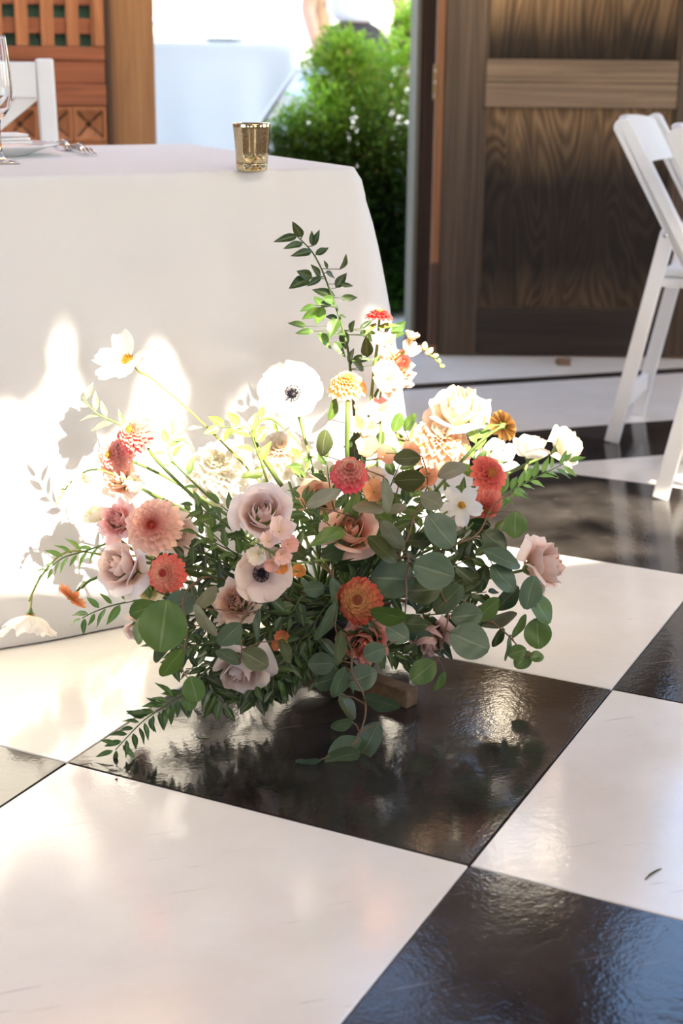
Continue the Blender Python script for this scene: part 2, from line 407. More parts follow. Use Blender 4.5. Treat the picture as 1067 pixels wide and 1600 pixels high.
# lattice door left of the opening (faces the room)
LX, LY = .815, 4.66
d2 = empty('door_2', (.033, LY, 0)); tag(d2, kind='structure')
mb = MB
MB().box((.779, -.012, 0), (.796, .02, 1.48)).build('edge_strip', M['jamb_dark'], d2, smooth=False, bevel=.003)
MB().box((.745, -.02, .971), (.777, .02, 1.42)).build('stile', M['red_cedar'], d2, smooth=False, bevel=.003)
MB().box((-.20, -.02, 0), (-.10, .02, 1.48)).build('stile', M['red_cedar'], d2, smooth=False, bevel=.003)
MB().box((-.099, -.016, .931), (.777, .016, .970)).build('rail', M['red_cedar_x'], d2, smooth=False, bevel=.003)
MB().box((-.099, -.010, .865), (.777, .016, .930)).build('rail', M['red_cedar_x'], d2, smooth=False, bevel=.003)
MB().box((-.099, -.018, .800), (.777, .016, .864)).build('rail', M['red_cedar_x'], d2, smooth=False, bevel=.003)
MB().box((-.099, -.016, .08), (.777, .016, .695)).build('lower_board', M['red_cedar'], d2, smooth=False, bevel=.003)
MB().box((-.099, -.016, 1.421), (.777, .016, 1.48)).build('rail', M['red_cedar_x'], d2, smooth=False, bevel=.003)
MB().box((-.099, .026, .97), (.744, .030, 1.42)).build('backing_board', M['green_board'], d2, smooth=False)
px_, hole = .0742, .0345
xs = [.747-.009-hole-k*px_ for k in range(12)]
for k, x in enumerate(xs):                            # upright slats stand proud of the cross slats
    x1 = xs[k-1] if k else .744
    if x+hole < -.09: break
    MB().box((x+hole+.001, -.016, .971), (x1-.001 if k else .7435, -.002, 1.42)).build('lattice_slat', M['red_cedar'], d2, smooth=False, bevel=.002)
z = .9705
for k in range(5):
    MB().box((-.098, -.001, z+hole+.001), (.743, .013, z+.081-.001)).build('cross_slat', M['red_cedar_x'], d2, smooth=False, bevel=.002); z += .081
ps = .1025
for k in range(8):                                    # carved squares: sunk pyramid with raised frame and a button
    cx_, cz = .724-k*ps, .747
    h = ps/2-.001; hi = h-.010
    mb = MB()
    out = [(-h,-h),(h,-h),(h,h),(-h,h)]; inn = [(-hi,-hi),(hi,-hi),(hi,hi),(-hi,hi)]
    vs = [(cx_+a, -.020, cz+b) for a, b in out]+[(cx_+a, -.020, cz+b) for a, b in inn]+[(cx_+a*.97, -.012, cz+b*.97) for a, b in inn]+[(cx_+a*.2, .006, cz+b*.2) for a, b in inn]+[(cx_+a, .014, cz+b) for a, b in out]
    fs = []
    for i in range(4):
        j = (i+1) % 4
        fs += [(i, j, 4+j, 4+i), (4+i, 4+j, 8+j, 8+i), (8+i, 8+j, 12+j, 12+i), (i, 16+i, 16+j, j)]
    fs += [(12, 13, 14, 15), (19, 18, 17, 16)]
    mb.add(vs, fs)
    if cx_-h < -.099: break
    cp = mb.build('carved_panel', M['red_cedar'], d2, smooth=False, bevel=.0015)
    b_ = MB().lathe([(.0, -.006), (.006, -.004), (.0085, .002), (.0085, .006)], 12)
    b_.v = [(cx_+p[0], .003+p[2]*1.0, cz+p[1]) for p in b_.v]
    b_.build('button', M['jamb_dark'], cp)
    for sx in (-1, 1):
        for sz in (-1, 1):
            r_ = MB().beam((cx_+sx*hi*.25, .001, cz+sz*hi*.25), (cx_+sx*hi*.9, -.012, cz+sz*hi*.9), .004, .004, (0, -1, 0))
            r_.build('ridge', M['jamb_dark'], cp, smooth=False)

# weathered door, hinged right of the opening and swung into the room
HU = math.atan2(-.21, .584)
d1 = empty('door_1', (1.869, 4.539, .006), HU); tag(d1, kind='structure')
def dpart(name, a, b, mat, bev=.004):
    return MB().box(a, b).build(name, M[mat], d1, smooth=False, bevel=bev)
dpart('hinge_strip', (-.032, .004, 0), (-.004, .045, 2.1), 'strip', .003)
dpart('stile', (-.003, 0, 0), (.124, .045, 2.1), 'stile')
dpart('stile', (.732, 0, 0), (.86, .045, 2.1), 'stile')
dpart('bottom_rail', (.125, .002, 0), (.731, .043, .152), 'rail_low')
dpart('lower_panel', (.120, .014, .150), (.736, .032, .80), 'panel', 0)
dpart('middle_rail', (.125, -.006, .795), (.731, .043, .870), 'rail', .005)
dpart('middle_rail', (.125, -.006, .871), (.731, .043, .942), 'rail', .005)
dpart('upper_panel', (.120, .014, .940), (.736, .032, 1.30), 'panel', 0)
dpart('top_rail', (.125, .002, 1.295), (.731, .043, 1.36), 'rail')
dpart('top_rail', (.125, .002, 1.95), (.731, .043, 2.1), 'rail')
dpart('moulding', (.125, .006, .153), (.731, .016, .162), 'stile', .003)
for x0 in (.125, .722): dpart('moulding', (x0, .004, .163), (x0+.009, .016, .794), 'stile', .003)
for x0 in (.125, .722): dpart('moulding', (x0, .004, .943), (x0+.009, .016, 1.294), 'stile', .003)
hg = dpart('hinge', (-.040, -.004, .815), (-.027, .006, .925), 'brass', .002)
for z0 in (.83, .87, .905):
    s_ = MB().lathe([(0, -.0012), (.003, 0), (.0032, .002)], 8)
    s_.v = [(-.0335+p[0], -.0046+p[2], z0+p[1]) for p in s_.v]; s_.build('screw', M['steel'], hg)
tag(MB().box((-.032, -.002, .03), (-.006, .003, .30)).build('patch_plate', M['jamb_dark'], d1, smooth=False, bevel=.001))
pds = on_z(880, 570)
ds = empty('door_stop', pds, HU, 'small brown wooden block under the foot of the dark weathered door', 'doorstop')
bb = MB(); bb.add([(-.022,-.02,0),(.022,-.02,0),(.022,.05,0),(-.022,.05,0),(-.022,-.02,.026),(.022,-.02,.026),(.022,.05,.006),(-.022,.05,.006)],
                  [(3,2,1,0),(4,5,6,7),(0,1,5,4),(1,2,6,5),(2,3,7,6),(3,0,4,7)])
bb.build('wedge', M['block'], ds, smooth=False, bevel=.002)

# ------------------------------------------------------------------ table and cloth
TZ = .76; TA = math.radians(9); C1 = V((.870, 2.497, 0))
ux, uy = V((math.cos(TA), math.sin(TA), 0)), V((-math.sin(TA), math.cos(TA), 0))
TL, TD = 1.83, .79
t = empty('dining_table', C1-ux*TL/2+uy*TD/2, TA, 'long table hidden under the white cloth beside the flowers', 'table')
MB().box((-TL/2+.006, -TD/2+.006, TZ-.045), (TL/2-.006, TD/2-.006, TZ-.004)).build('tabletop', M['block'], t, smooth=False, bevel=.003)
for sx in (-1, 1):
    for sy in (-1, 1):
        MB().beam((sx*(TL/2-.16), sy*(TD/2-.1), 0), (sx*(TL/2-.16), sy*(TD/2-.1), TZ-.045), .05, .05, (0, 1, 0)).build('leg', M['block'], t, smooth=False)
def cloth(mb, L, D, Z, rc, hem, flare, corner, folds, seed, overlap=True):
    r = random.Random(seed); per = []
    hx, hy = L/2, D/2
    sides = [((-hx, -hy), (hx, -hy), (0, -1)), ((hx, -hy), (hx, hy), (1, 0)), ((hx, hy), (-hx, hy), (0, 1)), ((-hx, hy), (-hx, -hy), (-1, 0))]
    for k, (a, b, n) in enumerate(sides):
        ln = math.hypot(b[0]-a[0], b[1]-a[1]); m = max(16, int(ln/.028))
        nn = sides[(k+1) % 4][2]
        for i in range(m):
            f = i/m; d = f*ln
            dc = min(d, ln-d)
            if d < rc or ln-d <= rc: continue
            per.append((a[0]+(b[0]-a[0])*f, a[1]+(b[1]-a[1])*f, n[0], n[1], dc))
        for i in range(7):                            # rounded corner
            th = i/6*math.pi/2
            dx, dy = n[0]*math.cos(th)+nn[0]*math.sin(th), n[1]*math.cos(th)+nn[1]*math.sin(th)
            ccx, ccy = b[0]-(n[0]+nn[0])*rc, b[1]-(n[1]+nn[1])*rc
            per.append((ccx+dx*rc, ccy+dy*rc, dx, dy, 0))
    n = len(per)
    rows = [(0, -.012, 0), (0, -.003, 0), (.0015, 0, 0), (.006, .002, 0), (.02, .0025, .012), (.044, .0022, .03), (.056, .0008, .042)]
    H = Z-hem
    for k in range(1, 19): rows.append((.056+(H-.056)*k/18, None, .042+.958*k/18))
    ph = r.random()*6
    vs = []
    for dz, off, tt in rows:
        for i, (x, y, nx, ny, dc) in enumerate(per):
            ang = math.atan2(y/hy, x/hx); arc = i/n*2*math.pi
            o = off if off is not None else .0005+flare*tt**1.2 + folds*tt*(math.sin(arc*11+ph)+.6*math.sin(arc*23+ph*2.3))
            cx2 = corner*(tt**.58)*math.exp(-(dc/.085)**2) - .35*corner*tt*math.exp(-((dc-.16)/.07)**2)
            o += cx2
            z = Z-dz
            if z < .05 and hem < .02: o += .018*(1-z/.05)**2
            px2, py2 = x+nx*o, y+ny*o
            vs.append((px2, py2, max(z, hem)))
    fs = []
    for j in range(len(rows)-1):
        for i in range(n):
            fs.append((j*n+i, j*n+(i+1) % n, (j+1)*n+(i+1) % n, (j+1)*n+i))
    fs = [f[::-1] for f in fs]
    fs.append(tuple(range(n)))
    mb.add(vs, fs); return mb
tc_ = empty('tablecloth', C1-ux*TL/2+uy*TD/2, TA)
COL.objects.unlink(tc_); bpy.data.objects.remove(tc_)
mb = cloth(MB(), TL, TD, TZ, .022, .003, .025, .122, .004, 3)
tcl = mb.build('tablecloth', M['cloth']); tcl.location = C1-ux*TL/2+uy*TD/2; tcl.rotation_euler = (0, 0, TA)
tag(tcl, 'plain white floor-length tablecloth draped over the table behind the flowers', 'tablecloth')
sol = tcl.modifiers.new('thickness', 'SOLIDIFY'); sol.thickness = .0012; sol.offset = 1

# ------------------------------------------------------------------ things on the table
TOP = TZ+.0015
p = on_z(406, 268, TOP) + uy*.032
v = empty('candle_holder', p, 0, 'small gold mercury-glass votive holder on the table corner', 'candle holder')
R1, R0, HH = .0255, .0315, .076
MB().lathe([(R1-.002, 0), (R1, .002), (R1+.0005, .010), (R1+.001, .012)], 40).build('glass_base', M['gold'], v)
MB().lathe([(R1+.001, .0125), (R1+.0017, .03), (R0-.0008, HH-.008), (R0, HH-.001), (R0-.0008, HH), (R0-.0022, HH-.001), (R0-.003, HH-.012), (R1-.002, .014), (0, .0135)], 40).build('cup', M['gold'], v)
MB().lathe([(0, .0142), (.019, .0142), (.019, .026), (.0, .026)], 24).build('candle', M['napkin'], v)

p = on_z(3, 256, TOP) + uy*.01
g = empty('wine_glass', p, 0, 'clear stemmed wine glass at the left edge of the table', 'glass')
MB().lathe([(.0335, .0004), (.034, .0012), (.030, .0028), (.012, .0062), (.0062, .012), (.0044, .02)], 40).build('foot', M['glass'], g)
MB().lathe([(.0044, .0202), (.0037, .04), (.0036, .062), (.0048, .074)], 20).build('stem', M['glass'], g)
MB().lathe([(.0048, .0742), (.013, .080), (.022, .094), (.0265, .115), (.027, .130), (.0245, .165), (.0222, .19), (.0202, .207), (.0197, .2112), (.0191, .2120), (.0186, .2112), (.0190, .207), (.0210, .19), (.0232, .165), (.0257, .130), (.0252, .115), (.0208, .0955), (.012, .083), (0, .0795)], 40).build('bowl', M['glass'], g)

p = on_z(-14, 243, TOP) + uy*.02
pl_ = empty('dinner_plate', p, 0, 'white china plate holding a folded napkin behind the wine glass', 'plate')
MB().lathe([(.075, 0), (.078, .002), (.084, .004), (.112, .014), (.130, .0195), (.1315, .021), (.130, .0222), (.110, .0165), (.085, .0075), (.05, .006), (0, .006)], 64).build('rim', M['china'], pl_)
nk = empty('folded_napkin', p+V((0, 0, .0)), TA, 'folded white linen napkin lying across the white plate', 'napkin')
mb = MB()
for k in range(3):
    z0 = .0215+k*.0062
    mb.box((-.12, -.045+.002*k, z0), (.074-.003*k, .04, z0+.0055))
mb.build('fold', M['napkin'], nk, smooth=False, bevel=.0024)

def fork(loc, rz, label):
    f = empty('fork', loc, rz, label, 'fork', 'table forks'); f.scale = (1.25, 1.25, 1.25)
    for k in (-1.5, -.5, .5, 1.5):
        MB().tube([(k*.0062, -.05, .004), (k*.0062, -.03, .0055), (k*.0060, -.008, .009)], [.0009, .0016, .0019], 6).build('tine', M['steel'], f)
    m_ = MB()
    m_.grid(lambda u, q: (u*(.0115-.008*q), -.008+.03*q, .009+.004*math.sin(q*1.6)-.002*u*u), 6, 5)
    m_.tube([(0, .021, .0128), (0, .05, .0118), (0, .10, .005), (0, .135, .004)], [.0035, .003, .0042, .005], 8)
    h_ = m_.build('handle', M['steel'], f)
    return f
pf = on_z(144, 244, TOP)
fork(pf+uy*.05, TA-.12, 'nearer steel fork with tines toward the table edge')
fork(on_z(132, 238, TOP)+uy*.065-ux*.012, TA-.1, 'farther steel fork just left of the other fork')

# ------------------------------------------------------------------ chairs
def folding_chair(loc, rz, label, cat='chair', group=None):
    """white folding chair: x forward, y across, rear feet near x=0"""
    c = empty('folding_chair', loc, rz, label, cat, group)
    W = M['white_paint']
    for s in (-1, 1):
        y = s*.205
        # back upright and front leg are one long rail
        pts = [(-.012, .795), (.155, .508), (.43, .0)]
        mb = MB(); hw = .0225
        prof = []
        d0 = V((pts[1][0]-pts[0][0], pts[1][1]-pts[0][1])).normalized(); nrm = V((d0.y, -d0.x)) if True else None
        L = [(pts[0][0]+nrm.x*-hw, pts[0][1]+nrm.y*-hw), (pts[1][0]-nrm.x*hw, pts[1][1]-nrm.y*hw), (pts[2][0]-.022, 0), (pts[2][0]+.014, 0), (pts[1][0]+nrm.x*hw, pts[1][1]+nrm.y*hw), (pts[0][0]+nrm.x*hw, pts[0][1]+nrm.y*hw)]
        for k in range(1, 5):                          # rounded head
            th = math.pi*k/5
            L.append((pts[0][0]+nrm.x*hw*math.cos(th)-d0.x*hw*.75*math.sin(th), pts[0][1]+nrm.y*hw*math.cos(th)-d0.y*hw*.75*math.sin(th)))
        n = len(L)
        vs = [(a, y-.0125, z) for a, z in L]+[(a, y+.0125, z) for a, z in L]
        mb.add(vs, [tuple(range(n)), tuple(range(2*n-1, n-1, -1))]+[(i, i+n, (i+1) % n+n, (i+1) % n) for i in range(n)])
        mb.build('side_rail', W, c, smooth=False, bevel=.004)
        yr = s*.170
        MB().beam((.003, yr, 0.0), (.110, yr, .545), .022, .036, (1, 0, 0)).build('leg', W, c, smooth=False, bevel=.003)
        pin = MB().tube([(.112, s*.158, .540), (.112, s*.225, .540)], .006, 10); pin.build('pivot_pin', M['steel'], c)
    MB().beam((.0185, -.159, .10), (.0185, .159, .10), .018, .042, (0, 0, 1)).build('stretcher', W, c, smooth=False, bevel=.003)
    MB().beam((.365, -.193, .12), (.365, .193, .12), .018, .036, (0, 0, 1)).build('stretcher', W, c, smooth=False, bevel=.003)
    mb = MB()                                         # curved back board with a rounded top
    def bk(u, q, o):
        dip = .022*(1-u*u); zz = .700+.100*q + (.014*(1-u*u) if q > .99 else 0)
        x0 = -.012+(.795-zz)*(.167/.287)
        return (x0-dip+o, u*.191, zz)
    f_ = lambda o: (lambda u, q: bk(u, q, o))
    mb.grid(f_(-.008), 12, 6); k0 = len(mb.v); mb.grid(f_(.008), 12, 6)
    nu = 13
    for i in range(12):
        for j in (0, 6):
            a = j*nu+i; mb.f.append((a, a+1, a+1+k0, a+k0))
    for j in range(6):
        for i in (0, 12):
            a = j*nu+i; mb.f.append((a, a+nu, a+nu+k0, a+k0))
    b = mb.build('backrest', W, c, smooth=False, bevel=.002)
    MB().box((.085, -.158, .405), (.452, .158, .428)).build('seat', W, c, smooth=False, bevel=.006)
    MB().box((.10, -.15, .429), (.44, .15, .452)).build('seat_pad', M['pad'], c, smooth=False, bevel=.009)
    return c
ca = math.radians(-40.4); lat = V((-math.sin(ca), math.cos(ca), 0))
f1 = on_z(953, 691)
folding_chair(V((f1.x, f1.y, 0))+lat*.175, ca, 'white folding chair farther from camera, nearer the dark door', 'chair', 'white folding chairs at right')
f2 = on_z(1029, 779)
folding_chair(V((f2.x, f2.y, 0))+lat*.175, ca, 'white folding chair cut off by the right edge, nearer the camera', 'chair', 'white folding chairs at right')

def cross_back_chair(loc, rz):
    c = empty('cross_back_chair', loc, rz, 'white cross-back chair behind the table at upper left', 'chair')
    W = M['white_paint']; Hc = .935; hw = .20
    for s in (-1, 1):
        MB().beam((s*hw, .02, 0), (s*hw*.985, .0, .45), .034, .034, (0, 1, 0)).build('leg', W, c, smooth=False, bevel=.004)
        MB().beam((s*hw*.985, 0, .451), (s*(hw-.006), .05, Hc), .042, .030, (0, 1, 0)).build('back_post', W, c, smooth=False, bevel=.005)
        MB().beam((s*(hw-.01), -.40, 0), (s*(hw-.01), -.38, .43), .034, .034, (0, 1, 0)).build('leg', W, c, smooth=False, bevel=.004)
        MB().beam((s*(hw-.03), .046, .86), (-s*(hw-.03), .012+.001*s, .60), .036, .010+.001*s, (0, 1, 0)).build('cross_slat', W, c, smooth=False, bevel=.003)
        MB().beam((s*hw*.98, -.36, .2), (s*hw*.98, -.01, .2), .018, .03, (0, 0, 1)).build('stretcher', W, c, smooth=False, bevel=.003)
    MB().beam((-hw+.028, .045, .885), (hw-.028, .045, .885), .024, .085, (0, .1, 1)).build('top_rail', W, c, smooth=False, bevel=.005)
    MB().beam((-hw+.022, .012, .575), (hw-.022, .012, .575), .022, .04, (0, .1, 1)).build('back_rail', W, c, smooth=False, bevel=.004)
    MB().box((-.21, -.41, .4305), (.21, -.022, .452)).build('seat', W, c, smooth=False, bevel=.007)
pc = at(72, 84, 3.76)
cross_back_chair(V((pc.x-.198, 3.71, 0)), 0.03)

# ------------------------------------------------------------------ glowing shapes added above the frame to make glints in the paint
def glint_glow_mat():
    m, nt, N, L, b_ = newmat('glint_glow')
    b_.inputs['Base Color'].default_value = (.9, .8, .6, 1)
    b_.inputs['Emission Color'].default_value = (1.0, .84, .60, 1); b_.inputs['Emission Strength'].default_value = 10
    return m
M['glint_glow'] = glint_glow_mat()
def glintlight(px, py, Y, r, h, label):
    P0 = on_z(px, py); dd = ray(px, py); dd = V((dd.x, dd.y, -dd.z)); p = P0+dd*((Y-P0.y)/dd.y)
    o = empty('glint_source', p, 0, label, 'glintlight', 'unseen lights added to make floor glints')
    MB().lathe([(r*.35, -h/2), (r*.8, -h*.38), (r, -h*.1), (r, h*.1), (r*.8, h*.38), (r*.35, h/2)], 20).build('shade', M['glint_glow'], o)
    MB().lathe([(r*.38, h/2+.001), (r*.38, h/2+.012), (.004, h/2+.014), (.0015, h/2+.03), (.0015, ROOF-p.z)], 12).build('cord', M['shoe'], o)
for px, py, r, h, lb in ((150, 1375, .05, .32, 'added unseen tall lantern hanging before the lattice door side'), (338, 1400, .055, .14, 'added unseen round lantern hanging left in the doorway'),
                         (482, 1440, .038, .18, 'added unseen slim lantern hanging right in the doorway'), (783, 1124, .034, .10, 'added unseen lowest lantern hanging before the dark door'),
                         (792, 1338, .028, .09, 'added unseen small lantern above the dark door'), (852, 1332, .028, .11, 'added unseen small tall lantern above the dark door, right of its twin'),
                         (718, 1285, .02, .07, 'added unseen tiny lantern beside the door hinge')):
    glintlight(px, py, 4.28 if py < 1200 else 4.1, r, h, lb)

# ------------------------------------------------------------------ outdoors beyond the doorway
def outdoor_table():
    a = at(240, 65, 7.2); b = at(466, 65, 7.2)
    Lx = 2.2; zt = 1.015; r = 0.05
    ctr = V((b.x-Lx/2-.02, 7.2+.40, 0))
    t = empty('outdoor_table', ctr, .05, 'tall outdoor table hidden under its pale cloth beyond the doorway', 'table')
    MB().box((-Lx/2+.01, -.39, zt-.05), (Lx/2-.01, .39, zt-.006)).build('tabletop', M['block'], t, smooth=False)
    for sx in (-1, 1):
        for sy in (-1, 1): MB().beam((sx*.9, sy*.3, -.012), (sx*.9, sy*.3, zt-.05), .05, .05, (0, 1, 0)).build('leg', M['block'], t, smooth=False)
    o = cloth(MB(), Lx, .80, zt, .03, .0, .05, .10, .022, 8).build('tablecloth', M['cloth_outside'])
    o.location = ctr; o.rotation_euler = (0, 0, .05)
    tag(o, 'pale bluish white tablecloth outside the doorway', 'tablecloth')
    for k, (dx, dy) in enumerate(((.22, -.24), (.47, -.1), (.66, -.25), (.85, -.05))):
        q = V((b.x-1.1+dx, 7.6+dy, zt+.003))
        gl = empty('wine_glass', q, 0, None, None)
        tag(gl, 'clear wine glass on the outdoor table, '+('leftmost in the doorway view', 'second from the left', 'second from the right, beside the bright gap', 'rightmost, nearest the cloth corner')[k], 'glass', 'glasses on the outdoor table')
        MB().lathe([(.032, 0), (.006, .004), (.004, .07), (.03, .10), (.034, .13), (.028, .19), (.0275, .1925), (.0268, .1928), (.0262, .1922), (.0265, .19), (.032, .13), (.028, .102), (0, .078)], 16).build('goblet', M['glass'], gl)
    for k, dx in enumerate((.33, .78)):
        q = V((b.x-1.1+dx, 7.38, zt+.003))
        pt = empty('dinner_plate', q, 0, 'white plate on the outdoor table, '+('nearer the wooden post', 'nearer the cloth corner and shrub')[k], 'plate', 'plates on the outdoor table')
        MB().lathe([(.08, 0), (.13, .018), (.131, .02), (.08, .006), (0, .006)], 32).build('rim', M['china'], pt)
outdoor_table()

def person():
    base = V((2.72, 7.9, -.012))
    pr = empty('person', base, 0, 'person in white shirt and dark trousers standing outside behind the shrub', 'person')
    def skin(name, pts, edges, mat, lvl=1, root=0):
        me = bpy.data.meshes.new(name); me.from_pydata([p[:3] for p in pts], edges, [])
        o = bpy.data.objects.new(name, me); COL.objects.link(o); o.parent = pr; me.materials.append(mat)
        sk = o.modifiers.new('skin', 'SKIN'); sk.use_smooth_shade = True
        for i, p in enumerate(pts):
            me.skin_vertices[0].data[i].radius = (p[3], p[4] if len(p) > 4 else p[3])
            me.skin_vertices[0].data[i].use_root = (i == root)
        sb = o.modifiers.new('sub', 'SUBSURF'); sb.levels = lvl; sb.render_levels = 2
        return o
    # one continuous body: pelvis, spine, neck, head, arms, legs
    P = [(0,0,1.0,.09,.07),(0,0,1.2,.09,.07),(0,.0,1.42,.105,.075),(0,.01,1.56,.055),(0,-.01,1.66,.065,.08),(0,-.01,1.76,.072,.09),(0,0,1.82,.05,.06),
         (-.17,0,1.47,.055),(-.27,.0,1.22,.043),(-.25,-.12,1.02,.033),(-.22,-.18,.96,.026),
         (.17,0,1.47,.055),(.27,.02,1.22,.043),(.27,-.06,.98,.033),(.26,-.09,.90,.026),
         (-.10,0,.90,.07),(-.13,-.01,.50,.06),(-.14,.03,.09,.04),(-.14,-.12,.035,.035),
         (.10,0,.90,.07),(.11,-.02,.50,.06),(.12,.02,.09,.04),(.12,-.13,.035,.035)]
    E = [(0,1),(1,2),(2,3),(3,4),(4,5),(5,6),(2,7),(7,8),(8,9),(9,10),(2,11),(11,12),(12,13),(13,14),(0,15),(15,16),(16,17),(17,18),(0,19),(19,20),(20,21),(21,22)]
    skin('body', P, E, M['skin'])
    for s, (hx, hy, hz) in ((-1, P[10][:3]), (1, P[14][:3])):
        for k in range(4):
            a = (hx+(k-1.5)*.016, hy-.005, hz-.01); l = (.075, .085, .08, .062)[k]
            skin('finger', [(*a, .009), (a[0], a[1]-.012, a[2]-l*.5, .0085), (a[0], a[1]+.004, a[2]-l, .007)], [(0,1),(1,2)], M['skin'], 1)
        skin('thumb', [(hx-s*.02, hy-.01, hz+.01, .011), (hx-s*.04, hy-.03, hz-.02, .01), (hx-s*.042, hy-.035, hz-.05, .008)], [(0,1),(1,2)], M['skin'], 1)
    skin('shirt', [(0,0,1.12,.19,.14),(0,0,1.3,.155,.115),(0,0,1.46,.15,.10),(0,.01,1.53,.075),(-.18,0,1.48,.085),(-.255,0,1.28,.07),(.18,0,1.48,.085),(.255,.01,1.28,.07)],
         [(0,1),(1,2),(2,3),(2,4),(4,5),(2,6),(6,7)], M['shirt'])
    skin('trousers', [(0,0,1.19,.18,.13),(0,0,1.0,.19,.14),(-.11,0,.86,.115),(-.13,-.01,.5,.09),(-.14,.03,.09,.075),(.11,0,.86,.115),(.11,-.02,.5,.09),(.12,.02,.09,.075)],
         [(0,1),(1,2),(2,3),(3,4),(1,5),(5,6),(6,7)], M['trousers'])
    for x, y in ((-.14, .03), (.12, .02)):
        skin('shoe', [(x, y+.03, .045, .045), (x, y-.08, .04, .042), (x, y-.19, .03, .032)], [(0,1),(1,2)], M['shoe'])
    h_ = skin('hair', [(0, .02, 1.80, .08, .092), (0, .04, 1.72, .075, .06)], [(0,1)], M['hair'])
    for s in (-1, 1): skin('eye', [(s*.03, -.088, 1.725, .009), (s*.03, -.094, 1.725, .006)], [(0,1)], M['hair'], 1)
    skin('nose', [(0, -.085, 1.73, .010), (0, -.108, 1.695, .013)], [(0,1)], M['skin'], 1)
    skin('mouth', [(-.022, -.083, 1.655, .005), (.022, -.083, 1.655, .005)], [(0,1)], M['skin'], 1)
    for s in (-1, 1): skin('ear', [(s*.078, 0, 1.735, .014), (s*.08, .002, 1.69, .010)], [(0,1)], M['skin'], 1)
person()

cq = at(512, 104, 6.35)
c3 = folding_chair(V((cq.x, 6.58, -.012)), math.radians(180), 'white folding chair outside, standing behind the green shrub'); c3.scale = (1.45, 1.13, 1.13)

# shrub outside the doorway: clumps of small leaves on thin woody stems
def shrub():
    r = random.Random(5)
    base = at(560, 478, 5.55); base.z = -.012
    sh = empty('garden_shrub', base, 0, 'feathery green shrub filling the doorway gap beside the door', 'shrub')
    clumps = [(455,205,5.35,.10),(500,180,5.4,.13),(480,250,5.35,.16),(540,120,5.5,.16),(548,86,5.55,.09),(636,30,5.7,.07),(620,110,5.6,.15),(640,60,5.7,.10),
              (570,200,5.4,.20),(630,200,5.5,.18),(540,280,5.4,.20),(600,290,5.4,.22),(650,300,5.5,.18),(600,370,5.4,.20),(560,400,5.35,.17),(630,420,5.4,.18),(590,460,5.3,.12),(640,470,5.4,.12),(680,250,5.6,.2),(690,120,5.7,.16),
              (520,340,5.3,.16),(470,300,5.3,.15),(430,225,5.3,.06),(660,20,5.75,.09),(600,330,5.75,.24),(560,430,5.7,.2),(640,400,5.75,.24),(540,330,5.7,.2),(670,330,5.7,.2),(620,470,5.6,.16),(500,260,5.6,.14),(525,75,5.55,.09),(500,110,5.5,.08)]
    st = MB(); st.col = lin(70, 52, 38)
    lf = MB()
    for (px, py, Y, rad) in clumps:
        c = at(px, py, Y+.15)
        mid = base.lerp(c, .55)+V((r.uniform(-.05, .05), r.uniform(-.05, .05), .05))
        st.tube([base+V((r.uniform(-.06, .06), r.uniform(-.06, .06), 0)), mid, c], [.008, .005, .002], 5)
        n = int(1900*(rad/.15)**2); cf_ = r.uniform(.55, 1.15)
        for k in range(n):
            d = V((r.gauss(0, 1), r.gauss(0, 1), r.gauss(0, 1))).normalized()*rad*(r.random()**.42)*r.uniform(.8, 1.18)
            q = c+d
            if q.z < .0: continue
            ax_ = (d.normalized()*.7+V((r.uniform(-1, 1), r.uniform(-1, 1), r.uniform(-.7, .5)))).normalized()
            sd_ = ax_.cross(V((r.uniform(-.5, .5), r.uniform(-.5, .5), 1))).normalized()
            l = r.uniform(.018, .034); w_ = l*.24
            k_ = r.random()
            hgt = min(1, max(0, (q.z-.35)/.65))  # leaf colour lightens with height, imitating light falling from above
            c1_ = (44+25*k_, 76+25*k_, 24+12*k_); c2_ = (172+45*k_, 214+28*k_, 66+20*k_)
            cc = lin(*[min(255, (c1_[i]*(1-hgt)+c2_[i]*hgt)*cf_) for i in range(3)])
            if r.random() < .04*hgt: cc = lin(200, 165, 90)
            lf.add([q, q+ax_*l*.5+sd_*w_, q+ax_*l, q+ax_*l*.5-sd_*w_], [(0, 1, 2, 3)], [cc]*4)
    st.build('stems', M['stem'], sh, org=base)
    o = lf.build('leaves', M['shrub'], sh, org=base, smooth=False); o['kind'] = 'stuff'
shrub()
